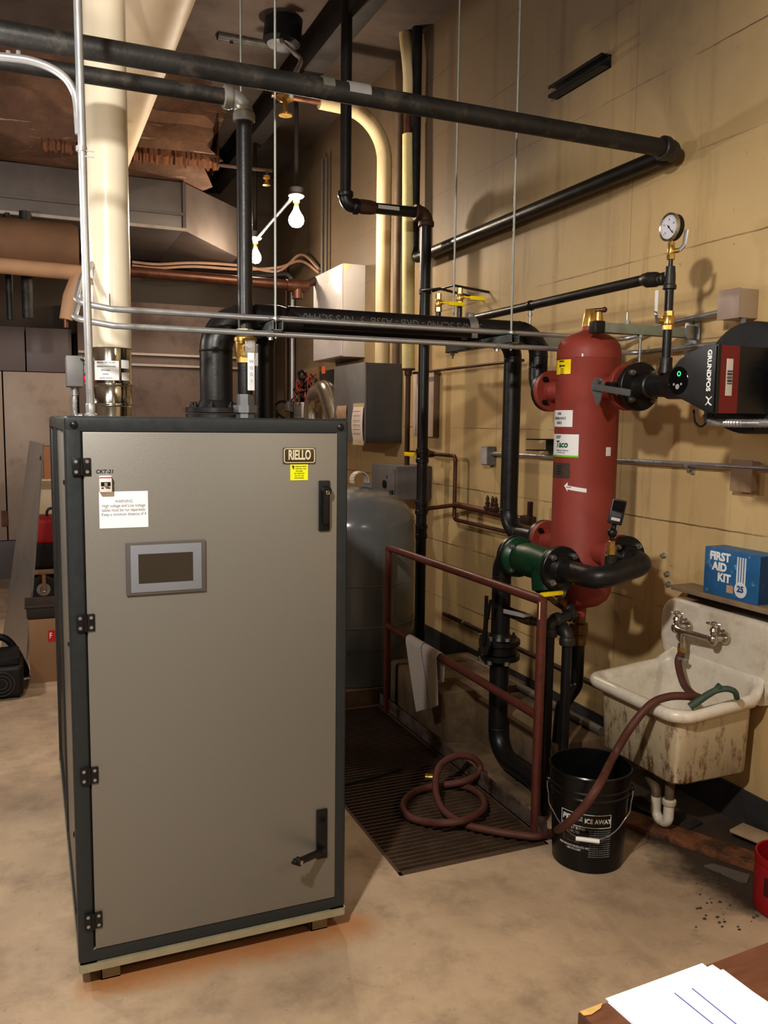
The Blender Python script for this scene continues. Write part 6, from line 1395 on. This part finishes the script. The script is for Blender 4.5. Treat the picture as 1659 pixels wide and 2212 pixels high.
text('F', .05, m_white, V(((s0.x+s1.x)/2-.02, c.y-.0022, (s0.z+s1.z)/2)), X, Z, st_, squeeze=.7, bold=.001)
single('storage_tray', MB().box((c.x-.01, c.y+.02, ch+.003), (c.x+.40, c.y+.28, ch+.08), .01).box((c.x-.02, c.y+.01, ch+.07), (c.x+.41, c.y+.29, ch+.09), .006), mat('dark_tray', (50, 42, 38), .5, 0, .2), 'dark flat tray on top of the brown cardboard box', 'tray', (c.x+.2, c.y+.15, ch))
w0 = P(95, 1302, Z=0)
ht = thing('hand_cart', 'hand cart with a black tyre behind the cardboard box in the background', 'cart', (w0.x+.15, w0.y+.2, 0))
for k, (yy) in enumerate((w0.y, w0.y+.45)):
    wh = obj('wheel', MB().lathe((w0.x+.0, yy-.03, .125), Y, [(.062, 0), (.075, -.005), (.11, 0), (.125, .015), (.125, .045), (.11, .06), (.075, .065), (.062, .06)], 32, closed=True), mat('tyre_rubber', (40, 38, 38), .7, 0, .15, 30), ht)
    obj('hub', MB().lathe((w0.x, yy-.035, .125), Y, [(0, 0), (.02, -.01), (.03, .01), (.06, .015), (.064, .02), (.064, .05), (0, .055)], 24), m_galv, wh)
obj('deck', MB().box((w0.x-.12, w0.y-.02, .26), (w0.x+.75, w0.y+.5, .30), .008).box((w0.x-.01, w0.y-.05, .13), (w0.x+.02, w0.y+.5, .26)), mat('deck_wood', (150, 118, 92), .7, 0, .15), ht)
obj('caster_leg', MB().cyl((w0.x+.65, w0.y+.05, 0), (w0.x+.65, w0.y+.05, .26), .02).cyl((w0.x+.65, w0.y+.45, 0), (w0.x+.65, w0.y+.45, .26), .02), m_fit, ht)
tb_z = .304
bag = thing('tool_bag', 'black tool bag with a red flap riding on the hand cart', 'bag', (w0.x+.2, w0.y+.2, tb_z))
z1_, z2_ = P(95, 1178, Y=w0.y).z, P(95, 1120, Y=w0.y).z
obj('body', MB().box((w0.x-.10, w0.y+.0, tb_z), (w0.x+.5, w0.y+.40, z1_+.03), .05, 4), mat('bag_black', (26, 24, 26), .8, 0, .15, 30), bag)
obj('flap', MB().box((w0.x-.11, w0.y-.01, z1_+.01), (w0.x+.5, w0.y+.41, z2_), .045, 4), mat('bag_red', (150, 28, 36), .6, 0, .1), bag)
obj('handle', MB().tube(fillet([(w0.x+.05, w0.y+.2, z2_-.01), (w0.x+.05, w0.y+.2, z2_+.07), (w0.x+.35, w0.y+.2, z2_+.07), (w0.x+.35, w0.y+.2, z2_-.01)], .04), .012, 10), m_blackp, bag)
yb4 = w0.y+.62
z0_, z1_, z2_ = P(95, 1112, Y=yb4).z, P(95, 1058, Y=yb4).z, P(95, 1035, Y=yb4).z
xa = P(83, 1100, Y=yb4).x
shf = thing('workbench', 'low dark bench behind the hand cart holding a cream appliance', 'bench', (xa+.4, yb4+.3, 0))
obj('top', MB().box((xa-.05, yb4-.05, z0_-.04), (xa+.95, yb4+.58, z0_), .004), m_plank, shf)
for i in (0, .85):
    for j in (0, .48): obj('leg', MB().box((xa+i, yb4+j, 0), (xa+i+.06, yb4+j+.06, z0_-.04)), m_rust, shf)
acu = thing('window_air_conditioner', 'cream window air conditioner with louvres stored in the background', 'appliance', (xa+.3, yb4+.2, z0_))
obj('case', MB().box((xa, yb4, z0_), (xa+.7, yb4+.5, z2_), .015), mat('appliance_cream', (206, 190, 160), .5, 0, .05), acu)
gl_ = MB()
for k in range(7): gl_.box((xa+.01, yb4-.012, z1_+.01+k*(z2_-z1_-.02)/7), (xa+.66, yb4+.002, z1_+.015+k*(z2_-z1_-.02)/7))
obj('louvres', gl_, mat('louvre_tan', (166, 140, 110), .5), acu)
zc5 = P(95, 965, Y=yb4).z
single('cardboard_carton', MB().box((xa+.06, yb4+.05, z2_+.001), (xa+.5, yb4+.42, zc5), .004).box((xa+.06, yb4+.22, zc5), (xa+.5, yb4+.27, zc5+.002)), mat('carton_orange', (176, 126, 92), .8, 0, .1), 'open brown carton on top of the cream window air conditioner', 'box', (xa+.3, yb4+.2, z2_))
c = P(22, 1512, Z=0); bx0, bx1 = c.x-.36, P(52, 1500, Z=0).x; by0 = c.y; bh = .20
cs = thing('portable_machine', 'squat black portable machine with a round grille and looped hose on the floor', 'machine', (c.x-.1, c.y+.18, 0))
obj('housing', MB().box((bx0, by0, .012), (bx1, by0+.34, bh), .03, 4), mat('machine_black', (28, 27, 27), .55, 0, .15, 30, .1, 80), cs)
obj('lid', MB().box((bx0+.02, by0+.02, bh-.005), (bx1-.02, by0+.30, bh+.05), .02, 3), m_blackp, cs)
gm_ = MB()
for r in (.03, .05, .07): gm_.lathe(((bx1+bx0)/2+.1, by0-.002, .10), -Y, [(r-.004, 0), (r+.004, 0), (r+.004, .008), (r-.004, .008)], 28, closed=True)
obj('grille', gm_, mat('grille_grey', (60, 58, 56), .5), cs)
for x in (bx0+.04, bx1-.04): obj('foot', MB().cyl((x, by0+.05, 0), (x, by0+.05, .02), .02).cyl((x, by0+.28, 0), (x, by0+.28, .02), .02), m_blackp, cs)
obj('hose', MB().tube(spline([(bx0+.1, by0+.36, bh-.02), (bx0+.16, by0+.36, bh+.09), (bx1-.10, by0+.37, bh+.08), (bx1-.0, by0+.37, .10), (bx1+.01, by0+.37, .03)], 8), .022, 12), m_blackp, cs)

# ================================================================== LIGHT
def lamp(loc, e, col, r=.06):
    l = bpy.data.lights.new('lamp', 'POINT'); l.energy = e; l.color = col; l.shadow_soft_size = r
    o = bpy.data.objects.new('lamp', l); COL.objects.link(o); o.location = loc; return o
warm = (1, .84, .66)
lamp((-.6, .58, 2.94), 240, (1, .955, .885), .07)
lamp((-.36, 2.72, 2.30), 24, (1, .95, .88), .06)
lamp((1.9, -.9, 2.7), 34, (1, .93, .82), .08)
lamp((-1.5, 5.0, 2.6), 85, (1, .92, .86), .08)
lamp(bulbs[0]+V((-.02, -.12, -.05)), 46, warm, .05)
lamp(bulbs[1]+V((-.1, -.1, -.05)), 26, warm, .05)
w_ = bpy.data.worlds.new('world'); sc.world = w_; w_.use_nodes = True
w_.node_tree.nodes['Background'].inputs[0].default_value = (.9, .85, .8, 1); w_.node_tree.nodes['Background'].inputs[1].default_value = .02
sc.view_settings.view_transform = 'Standard'; sc.view_settings.look = 'Medium High Contrast'
sc.view_settings.exposure = .18
sc.cycles.use_denoising = True
sc.cycles.max_bounces = 6; sc.cycles.sample_clamp_indirect = 4
